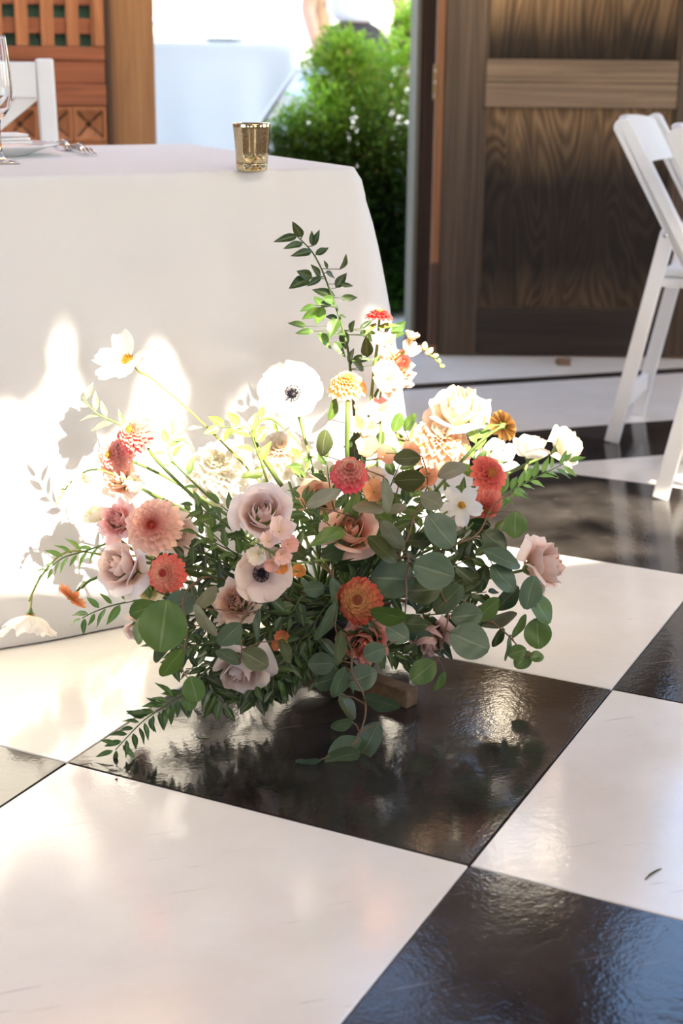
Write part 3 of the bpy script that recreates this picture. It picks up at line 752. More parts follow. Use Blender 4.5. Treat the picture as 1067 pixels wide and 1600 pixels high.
def shade_tree(x, y, zc, rx, rz_, n, label, seed):
    r = random.Random(seed)
    root = empty('garden_tree', V((x, y, -.012)), 0, label, 'tree')
    tr = MB(); tr.col = lin(84, 66, 50)
    tr.tube([V((x, y, -.012)), V((x+.03, y, .8)), V((x-.02, y+.02, zc-rz_*.5)), V((x, y, zc+rz_*.4))], [.09, .075, .06, .02], 10)
    lf = MB(); cl = []
    for k in range(26):
        d = V((r.gauss(0, 1), r.gauss(0, 1), r.gauss(0, 1))).normalized()*(r.random()**.5)
        c = V((x+d.x*rx, y+d.y*rx, zc+d.z*rz_)); cl.append(c)
        tr.tube([V((x, y, zc-rz_*.45)), V((x, y, zc)).lerp(c, .5), c], [.025, .014, .004], 5)
    for k in range(n):
        q = r.choice(cl)+V((r.gauss(0, .17), r.gauss(0, .17), r.gauss(0, .15)))
        if q.z < zc-rz_: continue
        a_ = V((r.uniform(-1, 1), r.uniform(-1, 1), r.uniform(-.8, .3))).normalized(); s_ = a_.cross(V((r.uniform(-.4, .4), 0, 1))).normalized(); l = r.uniform(.05, .09)
        lf.add([q, q+a_*l*.5+s_*l*.3, q+a_*l, q+a_*l*.5-s_*l*.3], [(0, 1, 2, 3)], [lin(70+30*r.random(), 104+30*r.random(), 40)]*4)
    tr.build('trunk', M['stem'], root, org=root.location)
    o = lf.build('leaves', M['shrub'], root, org=root.location, smooth=False); o['kind'] = 'stuff'
shade_tree(3.35, 10.5, 3.2, 1.5, 1.35, 7000, 'leafy garden tree standing behind the shrub and person', 3)
shade_tree(-.5, 12.0, 3.4, 1.5, 1.35, 7000, 'leafy garden tree standing left of the doorway', 4)

# ------------------------------------------------------------------ flower arrangement: stand, vessel
VB = V((.705, 2.06, 0))
stand = empty('wooden_stand', VB, 0, 'rough wooden cross stand on the black tile under the flowers', 'stand')
e1 = on_z(644, 1091, .014)
d1_ = V((-.5, .866, 0)); 
MB().beam(V((e1.x, e1.y, .0145)), V((e1.x, e1.y, .0145))+d1_*.25, .026, .029).build('bar', M['block'], stand, smooth=False, org=VB, bevel=.002)
q = at(632, 1029, 2.13); 
d2_ = V((-.9, -.42, 0)).normalized()
MB().beam(V((q.x, q.y, .043)), V((q.x, q.y, .043))+d2_*.24, .026, .026).build('bar', M['block'], stand, smooth=False, org=VB, bevel=.002)
ves = empty('flower_bowl', VB+V((-.02, .02, .0565)), 0, 'low dark bowl hidden among the leaves on the wooden stand', 'bowl')
MB().lathe([(0, 0), (.06, 0), (.085, .02), (.095, .06), (.097, .075), (.093, .075), (.09, .06), (.08, .024), (0, .012)], 32).build('body', M['vessel'], ves)
MB().lathe([(0, .014), (.07, .026), (.084, .062), (.07, .088), (0, .095)], 20).build('foam', M['foam'], ves)
STEM0 = VB+V((-.02, .02, .135))

# ------------------------------------------------------------------ flower builders
class Head:
    def __init__(s, o, face, spin=0):
        s.o = V(o); s.f = V(face).normalized()
        a = (UP - s.f*UP.dot(s.f)); a = a.normalized() if a.length > .05 else s.f.orthogonal().normalized()
        b = a.cross(s.f)
        s.x = b*math.cos(spin)+a*math.sin(spin); s.y = s.f.cross(s.x)
    def __call__(s, x, y, z): return s.o + s.x*x + s.y*y + s.f*z
def mixc(a, b, t):
    t = max(0, min(1, t)); return tuple(a[i]*(1-t)+b[i]*t for i in range(3))
def bez(p0, p1, p2, p3, n=12):
    return [p0*(1-t)**3+p1*3*t*(1-t)**2+p2*3*t*t*(1-t)+p3*t**3 for t in [i/n for i in range(n+1)]]
def poly_smooth(pts, n=5):
    out = []
    for i in range(len(pts)-1):
        p0, p1, p2, p3 = pts[max(i-1, 0)], pts[i], pts[i+1], pts[min(i+2, len(pts)-1)]
        for k in range(n):
            t = k/n
            out.append(.5*((2*p1)+(p2-p0)*t+(2*p0-5*p1+4*p2-p3)*t*t+(3*p1-p0-3*p2+p3)*t**3))
    out.append(pts[-1]); return out
GREEN = lin(98, 118, 58)

def leaf_mesh(mb, base, direc, normal, L, W, col, veincol=None, fold=.25, curl=.2, shape='point', nu=6, nv=8):
    d = V(direc).normalized(); n = V(normal); n = (n-d*n.dot(d)).normalized(); s_ = d.cross(n)
    veincol = veincol or mixc(col, lin(190, 200, 150), .22)
    def wd(t):
        if shape == 'round': return max(.0, math.sin(math.pi*min(1, (t*.97+.015)))**.58)
        if shape == 'oval': return max(.0, math.sin(math.pi*(t*.96+.02)**.9)**.75)
        return max(.012, (math.sin(math.pi*t**.72)**.95))
    def fn(u, t):
        u = math.copysign(abs(u)**1.7, u)
        x = t*L; h = W*wd(t)*u
        z = abs(u)*W*wd(t)*fold - curl*L*(t-.1)**2 + .02*L*math.sin(9*t+3*u)
        return V(base)+d*x+s_*h+n*z
    def cf(u, t):
        k = abs(u); return veincol if k < .1 else mixc(col, veincol, .10 if (int(t*nv*2)+int(k*3)) % 2 else 0)
    mb.grid(fn, nu, nv, cf)
    return mb

def stem_to(head, f_, rad=.0022, base=None, via=None, col=GREEN, parent=None, org=None):
    base = base or STEM0+V((rnd.uniform(-.045, .045), rnd.uniform(-.04, .04), rnd.uniform(-.03, .0)))
    tip = head-f_*.004; ln = (tip-base).length
    if via:
        pts = poly_smooth([base]+via+[tip-f_*.02, tip])
    else:
        hd = V((tip.x-base.x, tip.y-base.y, 0))
        p1 = base+hd*.30+V((0, 0, max(.02, (tip.z-base.z)*.45)))
        pts = bez(base, p1, tip-f_*ln*.33, tip)
    n = len(pts)
    mb = MB(); mb.tube(pts, [rad*(1.15-.25*i/n) for i in range(n)], 7, col)
    mb.build('stem', M['stem'], parent, org=org)
    return pts

def start(name, px, py, Y, face, label, group, rpx):
    o = at_safe(px, py, Y); s = mpp(o); fdir = scr(*face)
    root = empty(name, o-fdir*.0, 0, label, 'flower', group)
    return o, s*rpx, fdir, root

def calyx(root, H, R, col=lin(104, 124, 66), deep=.55):
    mb = MB(); mb.col = col
    mb.lathe([(R*.08, -R*deep-.006), (R*.2, -R*deep), (R*.30, -R*deep*.6), (R*.33, -R*.12), (0, -R*.05)], 12, ax=H)
    for k in range(5):
        a = k*2*math.pi/5
        def fn(u, t, a=a):
            r = R*(.2+.38*t); w_ = .12*R*(1-t)**.7*u
            return H(r*math.cos(a)-w_*math.sin(a), r*math.sin(a)+w_*math.cos(a), -R*(deep*.75)+R*.25*t*t+.0005)
        mb.grid(fn, 2, 4)
    mb.build('calyx', M['stem'], root, org=root.location)

def petal_part(root, H, fn, cf, nu=8, nv=7, name='petal', mat='petal'):
    mb = MB(); mb.grid(lambda u, t: H(*fn(u, t)), nu, nv, cf)
    return mb.build(name, M[mat], root, org=root.location)

def rose(px, py, Y, rpx, face, cin, cout, label, n=17, ruffle=.025, openness=1.0, group='roses in the floor arrangement', name='rose', stem=True, via=None, seed=1, deep=.75):
    o, R, fd, root = start(name, px, py, Y, face, label, group, rpx)
    H = Head(o, fd, rnd.random()*6); r_ = random.Random(seed*7+3)
    n = int(n*1.3); R *= 1.13
    for k in range(n):
        t = k/(n-1); a0 = k*2.39996+r_.uniform(-.2, .2)
        ow = max(0, (t-.55)/.45)                       # 0 for the tight heart, 1 for the outermost reflexed petals
        Rk = R*(.05+.85*t); cu = .50*R*ow**1.1*openness
        zr = R*(.40-.17*t-.30*ow**1.5*openness); z0 = -R*deep*(.35+.65*t**.7)
        wk = 1.15-.28*t; rf = ruffle*(.3+t); ph = r_.random()*6; rr = r_.uniform(.96, 1.04); pk = r_.uniform(.5, 1)
        def fn(u, q, Rk=Rk, zr=zr, wk=wk, a0=a0, cu=cu, rf=rf, ph=ph, t=t, rr=rr, ow=ow, pk=pk):
            ws = wk*(math.sin(math.pi*(.12+(.56-.08*ow)*q))**.6)
            a = a0+u*ws
            prof = (1-(1-q)**2.2)**.6
            r = (Rk-cu*.55)*prof*rr*(1+(.10+.05*t)*u) + cu*q**4*(1-.3*u*u)
            if t < .35: r *= 1-.28*q**4
            tipz = 1+.10*ow*pk*(1-abs(u))                # the outer petals come to a soft point
            z = z0+(zr-z0)*q**1.1*tipz - cu*.70*q**6 - R*.26*abs(u)**2.6*q*(.4+t)
            wv = rf*R*math.sin(7*u+ph)*q**3; z += wv; r += wv*.8
            return (r*math.cos(a), r*math.sin(a), z)
        c_t = mixc(cin, cout, t**.6)
        def cf(u, q, c_t=c_t, t=t):
            return mixc(mixc(cin, c_t, q*1.7-.35), (.95, .93, .90), .25*max(0, (q-.8)/.2))
        petal_part(root, H, fn, cf, mat='rose_petal')
    calyx(root, H, R, deep=deep)
    if stem: stem_to(H(0, 0, -R*deep), fd, .0027, parent=root, org=root.location, via=via)
    return root

def florets(root, H, layers, name='petals', stuff=True, nu=2, nv=4):
    """layers: n, r0, length, elevation deg, width, z, tip colour, base colour, cup"""
    out = []
    mb = MB()
    for li, (n, r0, ln, el, wd, z0, ct, cb, cup) in enumerate(layers):
        for k in range(n):
            a = 2*math.pi*(k+.5*(li % 2))/n+rnd.uniform(-.06, .06); e = math.radians(el+rnd.uniform(-6, 6)); l = ln*rnd.uniform(.9, 1.06)
            ca_, sa_ = math.cos(a), math.sin(a); jc = rnd.uniform(-.06, .06)
            def fn(u, q, l=l, e=e, ca_=ca_, sa_=sa_):
                w_ = wd*(math.sin(math.pi*(.10+.66*q))**.9)*u
                rr = r0+l*q*math.cos(e); zz = z0+l*q*math.sin(e)-l*.16*q*q+cup*wd*(u*u)
                rr -= .10*l*(q > .99)*(abs(u) > .6)
                return H(rr*ca_-w_*sa_, rr*sa_+w_*ca_, zz)
            cf = lambda u, q, jc=jc: tuple(max(0, min(1, c*(1+jc))) for c in mixc(cb, ct, q*1.2-.1))
            if not stuff:
                m1 = MB(); m1.grid(fn, nu, nv, cf); m1.build('petal', M['petal'], root, org=root.location)
            else: mb.grid(fn, nu, nv, cf)
    if stuff:
        ob = mb.build(name, M['petal'], root, org=root.location); ob['kind'] = 'stuff'

def button(root, H, R, z, col, col2, n=40, name='center'):
    mb = MB(); mb.col = col
    mb.lathe([(R, z-R*.4), (R*.9, z), (R*.55, z+R*.3), (0, z+R*.38)], 14, ax=H)
    for k in range(n):
        a = k*2.39996; r = R*math.sqrt((k+.5)/n)
        p = H(r*math.cos(a), r*math.sin(a), z+R*.36*(1-(r/R)**2)); q_ = H(r*1.12*math.cos(a), r*1.12*math.sin(a), z+R*.36*(1-(r/R)**2)+R*.32)
        mb.tube([p, q_], [R*.075, R*.06], 5, mixc(col, col2, rnd.random()))
    mb.build(name, M['stem'], root, org=root.location)

def zinnia(px, py, Y, rpx, face, ct, cb, label, rows=5, pom=.3, cc=lin(210, 150, 60), cs=None, seed=1, via=None, single=False, name='zinnia', group='zinnias in the floor arrangement', stem=True, leaves=(), rad=.0024, parts=False, ctr=.22, base=None):
    o, R, fd, root = start(name, px, py, Y, face, label, group, rpx)
    H = Head(o, fd, rnd.random()*6)
    L = []
    for k in range(rows):
        t = k/max(1, rows-1)                         # 0 outer, 1 inner
        n = int(round((22 if rows > 4 else 15)*(1-.40*t))); rr = 1-.66*t
        L.append((n, R*.10+R*.12*(1-t), R*rr*.86, -14*pom*4*(1-t)+6+52*t*pom*2, R*(.185-.075*t)*(1.2 if single else 1), R*(-.10+pom*1.1*t), mixc(ct, cb, .45*t) if cs is None else mixc(ct, cs, t), cb, .55))
    florets(root, H, L, stuff=not parts)
    button(root, H, R*ctr, R*(pom*1.15-.05), mixc(cc, lin(120, 60, 40), .35), cc)
    calyx(root, H, R*.62, deep=.6)
    pts = []
    if stem: pts = stem_to(H(0, 0, -R*.32), fd, rad, parent=root, org=root.location, via=via, base=base)
    for (bx, by, tx, ty, w_, yo) in leaves:
        b_ = at(bx, by, Y+yo); t_ = at(tx, ty, Y+yo-.01)
        m1 = MB(); leaf_mesh(m1, b_, t_-b_, TO*.8+UP*.6, (t_-b_).length*1.05, w_*mpp(b_), lin(104, 132, 60), fold=.2)
        m1.build('leaf', M['leaf'], root, org=root.location)
    return root

def dahlia(px, py, Y, rpx, face, ct, cb, cc, label, seed=1, parts=True, name='dahlia', group='dahlias in the floor arrangement', stem=True, via=None, rows=6, ball=.5, wide=1.0):
    o, R, fd, root = start(name, px, py, Y, face, label, group, rpx)
    H = Head(o, fd, rnd.random()*6); L = []
    for k in range(rows):
        t = k/(rows-1)
        n = int(round(23*(1-.5*t))); 
        L.append((n, R*.06+R*.10*(1-t), R*(.90-.66*t), -24*ball*(1-t)*2+8+70*t, R*(.165-.065*t)*wide, -R*.28*(1-t)*ball+R*.10*t, mixc(ct, cc, t**2.6), mixc(cb, cc, t**1.5), .75))
    florets(root, H, L, stuff=not parts)
    button(root, H, R*.09, R*.16, cc, mixc(cc, lin(90, 30, 30), .5), 14)
    calyx(root, H, R*.6, deep=.6)
    if stem: stem_to(H(0, 0, -R*.32), fd, .0026, parent=root, org=root.location, via=via)
    return root

def openflower(kind, px, py, Y, rpx, face, col, colb, label, n=8, cup=.25, via=None, stem=True, skip=(), droop=0, name=None, group=None, seed=1, scol=GREEN, wid=.42, base=None):
    o, R, fd, root = start(kind, px, py, Y, face, label, group, rpx)
    r_ = random.Random(seed); H = Head(o, fd, r_.random()*6)
    for k in range(n):
        if k in skip: continue
        a0 = 2*math.pi*k/n+r_.uniform(-.12, .12); l = R*r_.uniform(.92, 1.05); c_ = cup+r_.uniform(-.1, .1); ph = r_.random()*6; tw = r_.uniform(-.2, .2)
        lay = .05*R*(k % 2)
        def fn(u, q, a0=a0, l=l, c_=c_, ph=ph, tw=tw, lay=lay):
            notch = .07*math.cos(u*math.pi*2.5)*(q > .8)*(kind == 'cosmos')
            wq = wid*R*(math.sin(math.pi*(.10+.66*q**.9))**.8)*u
            rr = R*.10+(l-R*.10)*q*(1-.10*u*u*q+notch*.6)
            z = c_*l*q**1.5 - droop*l*q*q + .035*R*math.sin(5*u+ph)*q*q + .10*R*u*u*q + tw*wq*q + lay
            return (rr*math.cos(a0)-wq*math.sin(a0), rr*math.sin(a0)+wq*math.cos(a0), z)
        def cf(u, q, ph=ph): return mixc(mixc(colb, col, q*2.0+.05+.1*math.sin(20*u+ph)), mixc(col, colb, .6), .35*(abs(u) > .95)+.12*math.sin(14*u+ph)**2)
        petal_part(root, H, fn, cf, 8, 8)
    if kind == 'cosmos': button(root, H, R*.17, R*.05, lin(196, 140, 40), lin(236, 190, 70), 36)
    else:
        button(root, H, R*.14, R*.08, lin(24, 20, 26), lin(40, 34, 44), 26)
        mb = MB()
        for k in range(46):
            a = k*2.39996; r = R*(.17+.15*((k*.618) % 1))
            p0, p1 = H(R*.1*math.cos(a), R*.1*math.sin(a), R*.05), H(r*math.cos(a), r*math.sin(a), R*(.16+.06*((k*.37) % 1)))
            mb.tube([p0, p1], [.0004, .0004], 4, lin(40, 34, 46)); mb.lathe([(0, -.0011), (.0011, 0), (0, .0012)], 5, ax=lambda x, y, z, p1=p1: p1+V((x, y, z)))
            mb.c[-15:] = [lin(26, 22, 32)]*15
        mb.build('stamens', M['stem'], root, org=root.location)
    calyx(root, H, R*.4, deep=.4)
    if stem: stem_to(H(0, 0, -R*.16), fd, .0016 if kind == 'cosmos' else .0024, parent=root, org=root.location, via=via, col=scol, base=base)
    return root

def spike(poly, flo, buds, label, cols, name='snapdragon', group='flower spikes in the floor arrangement', base=True, rad=.0021):
    pts = [at_safe(*p) for p in poly]
    root = empty(name, pts[-1], 0, label, 'flower', group)
    allp = poly_smooth(([STEM0+V((rnd.uniform(-.03, .03), rnd.uniform(-.03, .03), -.02))] if base else [])+pts, 6)
    MB().tube(allp, [rad*(1.1-.5*i/len(allp)) for i in range(len(allp))], 6, lin(128, 150, 80)).build('stem', M['stem'], root, org=root.location)
    for i, (px, py, Y, rp, fx, fy, fz) in enumerate(flo):
        o = at_safe(px, py, Y); R = rp*mpp(o); H = Head(o, scr(fx, fy, fz), rnd.random()*6)
        c = cols[i % len(cols)]; mb = MB()
        for k in range(6):
            a0 = k*1.047+rnd.uniform(-.2, .2); ph = rnd.random()*6; up = rnd.uniform(.1, .7); l = R*rnd.uniform(.8, 1.05)
            def fn(u, q):
                wq = .55*R*(math.sin(math.pi*(.12+.62*q))**.7)*u
                rr = R*.08+l*q; z = up*l*q**1.6-R*.35*(1-q)**2+.09*R*math.sin(6*u+ph)*q**2
                return H(rr*math.cos(a0)-wq*math.sin(a0), rr*math.sin(a0)+wq*math.cos(a0), z)
            mb.grid(fn, 6, 5, lambda u, q: mixc(mixc(c, lin(226, 206, 120), .4), c, q*2))
        mb.build('floret', M['petal'], root, org=root.location)
        m2 = MB(); m2.col = lin(140, 162, 92)
        m2.lathe([(.0008, -R*.8), (R*.14, -R*.62), (R*.15, -R*.5), (R*.05, -R*.42)], 8, ax=H)
        best = min(allp, key=lambda q_: (q_-o).length)
        m2.tube([best, H(0, 0, -R*.65)], .0011, 5); m2.build('calyx', M['stem'], root, org=root.location)
    mb = MB()
    for (px, py, Y, rp, k) in buds:
        o = at_safe(px, py, Y); R = rp*mpp(o); best = min(allp, key=lambda q_: (q_-o).length)
        d = (o-best).normalized() if (o-best).length > 1e-4 else UP
        H = Head(o, d); m1 = MB(); m1.col = mixc(lin(160, 178, 100), cols[0], k)
        m1.lathe([(0, -R), (R*.6, -R*.6), (R*.72, 0), (R*.4, R*.7), (0, R)], 10, ax=H); m1.tube([best, o-d*R*.8], .0009, 5, lin(140, 160, 90))
        m1.build('bud', M['stem'], root, org=root.location)
    return root

# ------------------------------------------------------------------ foliage builders
def branch(name, poly, leaves, label, group, shape='round', scol=lin(120, 92, 72), base=True, rad=.0018, cat='branch', fromstem=None):
    """leaves: px, py, half-length px, half-width px, tone [, depth offset, direction degrees]"""
    pts = [at_safe(*p, .01) for p in poly]
    root = empty(name, pts[0], 0, label, cat, group)
    allp = poly_smooth(([STEM0+V((rnd.uniform(-.05, .05), rnd.uniform(-.05, .02), -.02))] if base else [])+pts, 6)
    st = MB(); st.tube(allp, [rad*(1.2-.7*i/len(allp)) for i in range(len(allp))], 6, scol)
    proj = [(533.5+FPX*(p-CAM).dot(RT)/(p-CAM).dot(FW), 800+FPX*(p-CAM).dot(DN)/(p-CAM).dot(FW)) for p in allp]
    TN = {0: lin(80, 101, 77), 1: lin(80, 110, 44), 2: lin(70, 76, 40), 3: lin(132, 132, 106), 4: lin(48, 66, 38), 5: lin(94, 122, 104)}
    for lf in leaves:
        px, py, a, b, tone = lf[:5]; dy = lf[5] if len(lf) > 5 and lf[5] is not None else rnd.uniform(-.02, .015)
        i = min(range(len(allp)), key=lambda i: math.hypot(proj[i][0]-px, proj[i][1]-py)+ (6 if i < 6 and base else 0))
        att = allp[i]; dx_, dy_ = px-proj[i][0], -(py-proj[i][1])
        ang = math.radians(lf[6]) if len(lf) > 6 else math.atan2(dy_, dx_)
        dd = RT*math.cos(ang)+UP*math.sin(ang)
        Yc = att.y+dy; c = at_safe(px, py, Yc, .008); s = mpp(c); L = 2*a*s
        big = max(b, a*.82) if shape == 'round' else b
        tilt = math.acos(max(.2, min(1, b/big)))*rnd.choice((-1, 1))
        sd_ = dd.cross(TO).normalized()
        nrm = TO*math.cos(tilt)+sd_*math.sin(tilt)+dd*rnd.uniform(-.12, .25)
        if b/big > .9: nrm = (nrm+sd_*rnd.uniform(-.25, .25)+UP*rnd.uniform(0, .3))
        bs = c-dd*L*.5
        col = mixc(TN[tone], lin(96, 108, 56), rnd.uniform(0, .2))
        m1 = MB(); leaf_mesh(m1, bs, dd, nrm, L, big*s, col, fold=.10, curl=.06*rnd.uniform(-.6, 1.6), shape=shape, nu=8, nv=10)
        m1.build('leaf', M['leaf'], root, org=root.location)
        mid = att.lerp(bs, .5)+UP*.003
        st.tube([att, mid, bs+dd*.002], [.0012, .0009, .0008], 5, scol)
    st.build('twig', M['stem'], root, org=root.location)
    return root
def sprig(poly, n, lpx, label, group, tone=(lin(62, 92, 44), lin(92, 128, 58)), ratio=.17, base=False, name='leafy_sprig', leaves=None, rad=.0016, fan=55, lastleaf=True, t0=.12):
    pts = [at_safe(*p, .012) for p in poly]
    root = empty(name, pts[0], 0, label, 'foliage', group)
    allp = poly_smooth(([STEM0+V((rnd.uniform(-.05, .05), rnd.uniform(-.05, .03), -.02))] if base else [])+pts, 7)
    st = MB(); st.tube(allp, [rad*(1.2-.75*i/len(allp)) for i in range(len(allp))], 5, mixc(tone[0], lin(96, 110, 60), .5))
    k0 = 7 if base else 0
    if leaves is None:
        for k in range(n):
            f = k0+(len(allp)-1-k0)*(t0+(1-t0)*(k/(n-1))); i = min(int(f), len(allp)-2); p = allp[i].lerp(allp[i+1], f-i)
            d = (allp[i+1]-allp[i]).normalized(); side = d.cross(TO).normalized()*(1 if k % 2 else -1)
            a = math.radians(fan*rnd.uniform(.65, 1.25)); 
            if k == n-1 and lastleaf: a = .1
            dd = (d*math.cos(a)+side*math.sin(a)+TO*rnd.uniform(-.35, .35)+UP*rnd.uniform(-.25, .2)).normalized()
            L = lpx*mpp(p)*rnd.uniform(.75, 1.15)*(1-.25*k/n)
            if p.z+dd.z*L < .006: dd.z = (.008-p.z)/L; dd.normalize()
            nrm = (TO*.7+UP*.6+V((rnd.uniform(-.6, .6), rnd.uniform(-.3, .3), rnd.uniform(-.3, .3))))
            m1 = MB(); leaf_mesh(m1, p+dd*.003, dd, nrm, L, L*ratio*rnd.uniform(.9, 1.15), mixc(tone[0], tone[1], rnd.random()), fold=.3, curl=rnd.uniform(.05, .3), nu=4, nv=6)
            m1.build('leaf', M['leaf'], root, org=root.location)
    else:
        for (bx, by, tx, ty, wr, br) in leaves:
            Yb = min(allp, key=lambda p: abs((533.5+FPX*(p-CAM).dot(RT)/(p-CAM).dot(FW))-bx)+abs((800+FPX*(p-CAM).dot(DN)/(p-CAM).dot(FW))-by))
            b_ = at(bx, by, Yb.y+rnd.uniform(-.012, .008)); t_ = at(tx, ty, b_.y+rnd.uniform(-.03, .02))
            st.tube([Yb, b_], .0007, 4, mixc(tone[0], lin(96, 110, 60), .5))
            L = (t_-b_).length
            m1 = MB(); leaf_mesh(m1, b_, t_-b_, TO+V((rnd.uniform(-.5, .5), 0, rnd.uniform(-.2, .6))), L, L*wr, mixc(tone[0], tone[1], br), fold=.3, curl=rnd.uniform(-.05, .25), nu=4, nv=7)
            m1.build('leaf', M['leaf'], root, org=root.location)
    st.build('stem', M['stem'], root, org=root.location)
    return root

# ------------------------------------------------------------------ the flowers (pixel, depth, radius in pixels, facing)
blush_i, blush_o = lin(240, 204, 190), lin(245, 232, 224)
coral, corald, salmon = lin(244, 122, 104), lin(222, 84, 76), lin(240, 150, 122)
peach, cream, white = lin(244, 190, 156), lin(242, 226, 200), lin(244, 240, 232)
# roses
rose(410, 798, 1.93, 47, (.05, .45, 1), blush_i, blush_o, 'open blush rose in the middle of the bouquet above the anemone', n=19, seed=1)
rose(182, 884, 2.06, 46, (-.62, .25, .8), blush_i, blush_o, 'large pale mauve rose left of the coral zinnia, by the tablecloth', n=18, seed=2)
rose(374, 1052, 1.90, 45, (-.25, -.62, .8), lin(228, 198, 184), lin(240, 226, 216), 'lowest mauve rose hanging over the black tile', n=18, seed=3)
rose(858, 880, 2.00, 45, (.85, .25, .35), lin(232, 190, 170), lin(244, 222, 208), 'blush rose at far right seen from its side', n=16, seed=4, ruffle=.05)
rose(672, 1003, 1.93, 36, (.1, -.75, .6), lin(206, 160, 148), lin(226, 190, 178), 'pink rose tucked low under the eucalyptus at right', n=14, seed=5, ruffle=.05)
rose(712, 632, 2.17, 50, (-.2, .75, .55), cream, lin(246, 224, 204), 'sunlit cream rose below the dark door, right of the peach zinnia', n=17, seed=6, ruffle=.05)
rose(893, 694, 2.20, 33, (.8, .35, .4), cream, lin(246, 232, 216), 'sunlit white rose farthest right, facing right', n=14, seed=7, group='roses in the floor arrangement')
rose(829, 693, 2.21, 28, (.1, .9, .35), white, lin(246, 236, 222), 'sunlit white rose bud left of the farthest right rose', n=12, seed=8, openness=.3)
rose(776, 704, 2.20, 30, (-.1, .6, .6), white, white, 'small white bloom right of the big pale dahlia', n=12, seed=9)
rose(548, 826, 1.98, 44, (.0, .5, .85), lin(242, 156, 112), lin(250, 208, 180), 'orange peach rose half hidden behind zinnia leaves at centre', n=16, seed=10)
rose(232, 920, 2.10, 26, (.2, -.3, .9), lin(236, 222, 160), lin(240, 230, 196), 'small cream rose behind the coral zinnia at left', n=11, seed=11)
rose(210, 984, 2.08, 24, (-.3, -.5, .8), lin(240, 214, 204), lin(244, 226, 218), 'pale pink rose low at left behind the round leaf', n=11, seed=12)
rose(495, 745, 2.2, 40, (0, .6, .8), white, white, 'rounded white bloom just left of the pink pom zinnia', n=13, seed=13, openness=.6)
rose(498, 774, 2.12, 34, (.1, .3, .8), peach, lin(246, 206, 170), 'peach bloom beneath the rounded white bloom', n=12, seed=14)
# ruffled lisianthus and carnations
rose(366, 942, 1.93, 33, (-.2, .15, 1), lin(238, 186, 160), lin(244, 214, 186), 'peach ruffled lisianthus below the anemone', n=20, ruffle=.12, name='lisianthus', group='ruffled blooms in the floor arrangement', seed=21)
rose(181, 812, 2.09, 30, (-.35, .3, .9), lin(246, 176, 168), lin(250, 208, 200), 'pink ruffled carnation between white bud and peach dahlia', n=20, ruffle=.13, name='carnation', group='ruffled blooms in the floor arrangement', seed=22)
rose(146, 800, 2.14, 20, (-.5, .7, .3), lin(244, 240, 200), lin(246, 244, 226), 'white bud with green base left of the pink carnation', n=9, name='lisianthus', group='ruffled blooms in the floor arrangement', seed=23, openness=.2)
dahlia(340, 728, 2.22, 60, (-.1, .55, .85), white, lin(248, 242, 230), lin(246, 240, 222), 'largest white peony blazing in the sun at left of centre', rows=7, wide=1.7, ball=.8, name='peony', group='ruffled blooms in the floor arrangement')
rose(184, 748, 2.16, 30, (-.4, .2, .8), peach, lin(248, 226, 206), 'pale peach ruffled bloom under the two salmon zinnias', n=14, ruffle=.12, name='lisianthus', group='ruffled blooms in the floor arrangement', seed=25)
rose(622, 572, 2.14, 29, (.4, .3, .8), salmon, lin(248, 190, 160), 'peach carnation beside the dark door, under the top zinnia', n=18, ruffle=.12, name='carnation', group='ruffled blooms in the floor arrangement', seed=26)
rose(570, 1008, 1.93, 36, (-.1, -.35, .9), lin(216, 120, 92), lin(232, 150, 128), 'coral carnation low in the shade behind a round leaf', n=20, ruffle=.13, name='carnation', group='ruffled blooms in the floor arrangement', seed=27)
rose(280, 836, 2.04, 34, (.5, -.2, .7), lin(238, 206, 186), lin(242, 222, 208), 'pale blush bloom just right of the peach dahlia', n=11, ruffle=.04, seed=28)
# dahlias
dahlia(238, 821, 2.00, 46, (-.05, .12, 1), lin(252, 216, 194), lin(248, 198, 172), lin(230, 116, 100), 'peach dahlia with a coral heart at left', rows=7)
dahlia(686, 684, 2.17, 56, (.1, .75, .6), lin(248, 222, 196), lin(246, 212, 184), white, 'big pale peach dahlia in full sun right of centre', rows=6, wide=1.35)
dahlia(440, 704, 2.25, 50, (-.1, .6, .75), white, lin(248, 228, 208), lin(250, 236, 216), 'white and peach dahlia in full sun behind the blush rose', rows=6, wide=1.2)
# zinnias
zinnia(546, 737, 1.99, 31, (.05, .55, .9), lin(236, 92, 104), lin(214, 64, 84), 'bright pink pom zinnia standing at the centre', rows=6, pom=.42, cs=lin(232, 206, 170), cc=lin(220, 110, 90),
       via=[at(541, 905, 2.0), at(541, 815, 2.0), at(543, 775, 1.995)], leaves=[(541, 832, 516, 826, 16, -.0), (541, 828, 486, 846, 15, -.02), (543, 826, 556, 770, 13, .0)], rad=.0026)
zinnia(258, 896, 1.98, 31, (-.28, .1, 1), coral, corald, 'coral zinnia with speckled cream heart above the big round leaf', rows=6, pom=.3, cs=lin(240, 196, 160), cc=lin(190, 50, 50),
       via=[at(350, 897, 2.02), at(300, 886, 2.0)])
zinnia(593, 490, 2.14, 22, (.05, .95, .38), lin(240, 86, 80), lin(220, 70, 66), 'coral red zinnia standing highest beside the tall leafy sprig', rows=4, pom=.2, cc=lin(220, 150, 80),
       via=[at(572, 700, 2.12), at(582, 600, 2.13), at(590, 535, 2.14)], leaves=[(590, 512, 622, 505, 6, 0), (588, 505, 570, 520, 5, 0)])
zinnia(208, 676, 2.12, 33, (-.35, .35, .8), lin(240, 128, 124), lin(240, 100, 100), 'pink zinnia above the salmon one at upper left', rows=6, pom=.35, cs=lin(248, 196, 170),
       via=[at(330, 800, 2.08), at(250, 725, 2.10)])
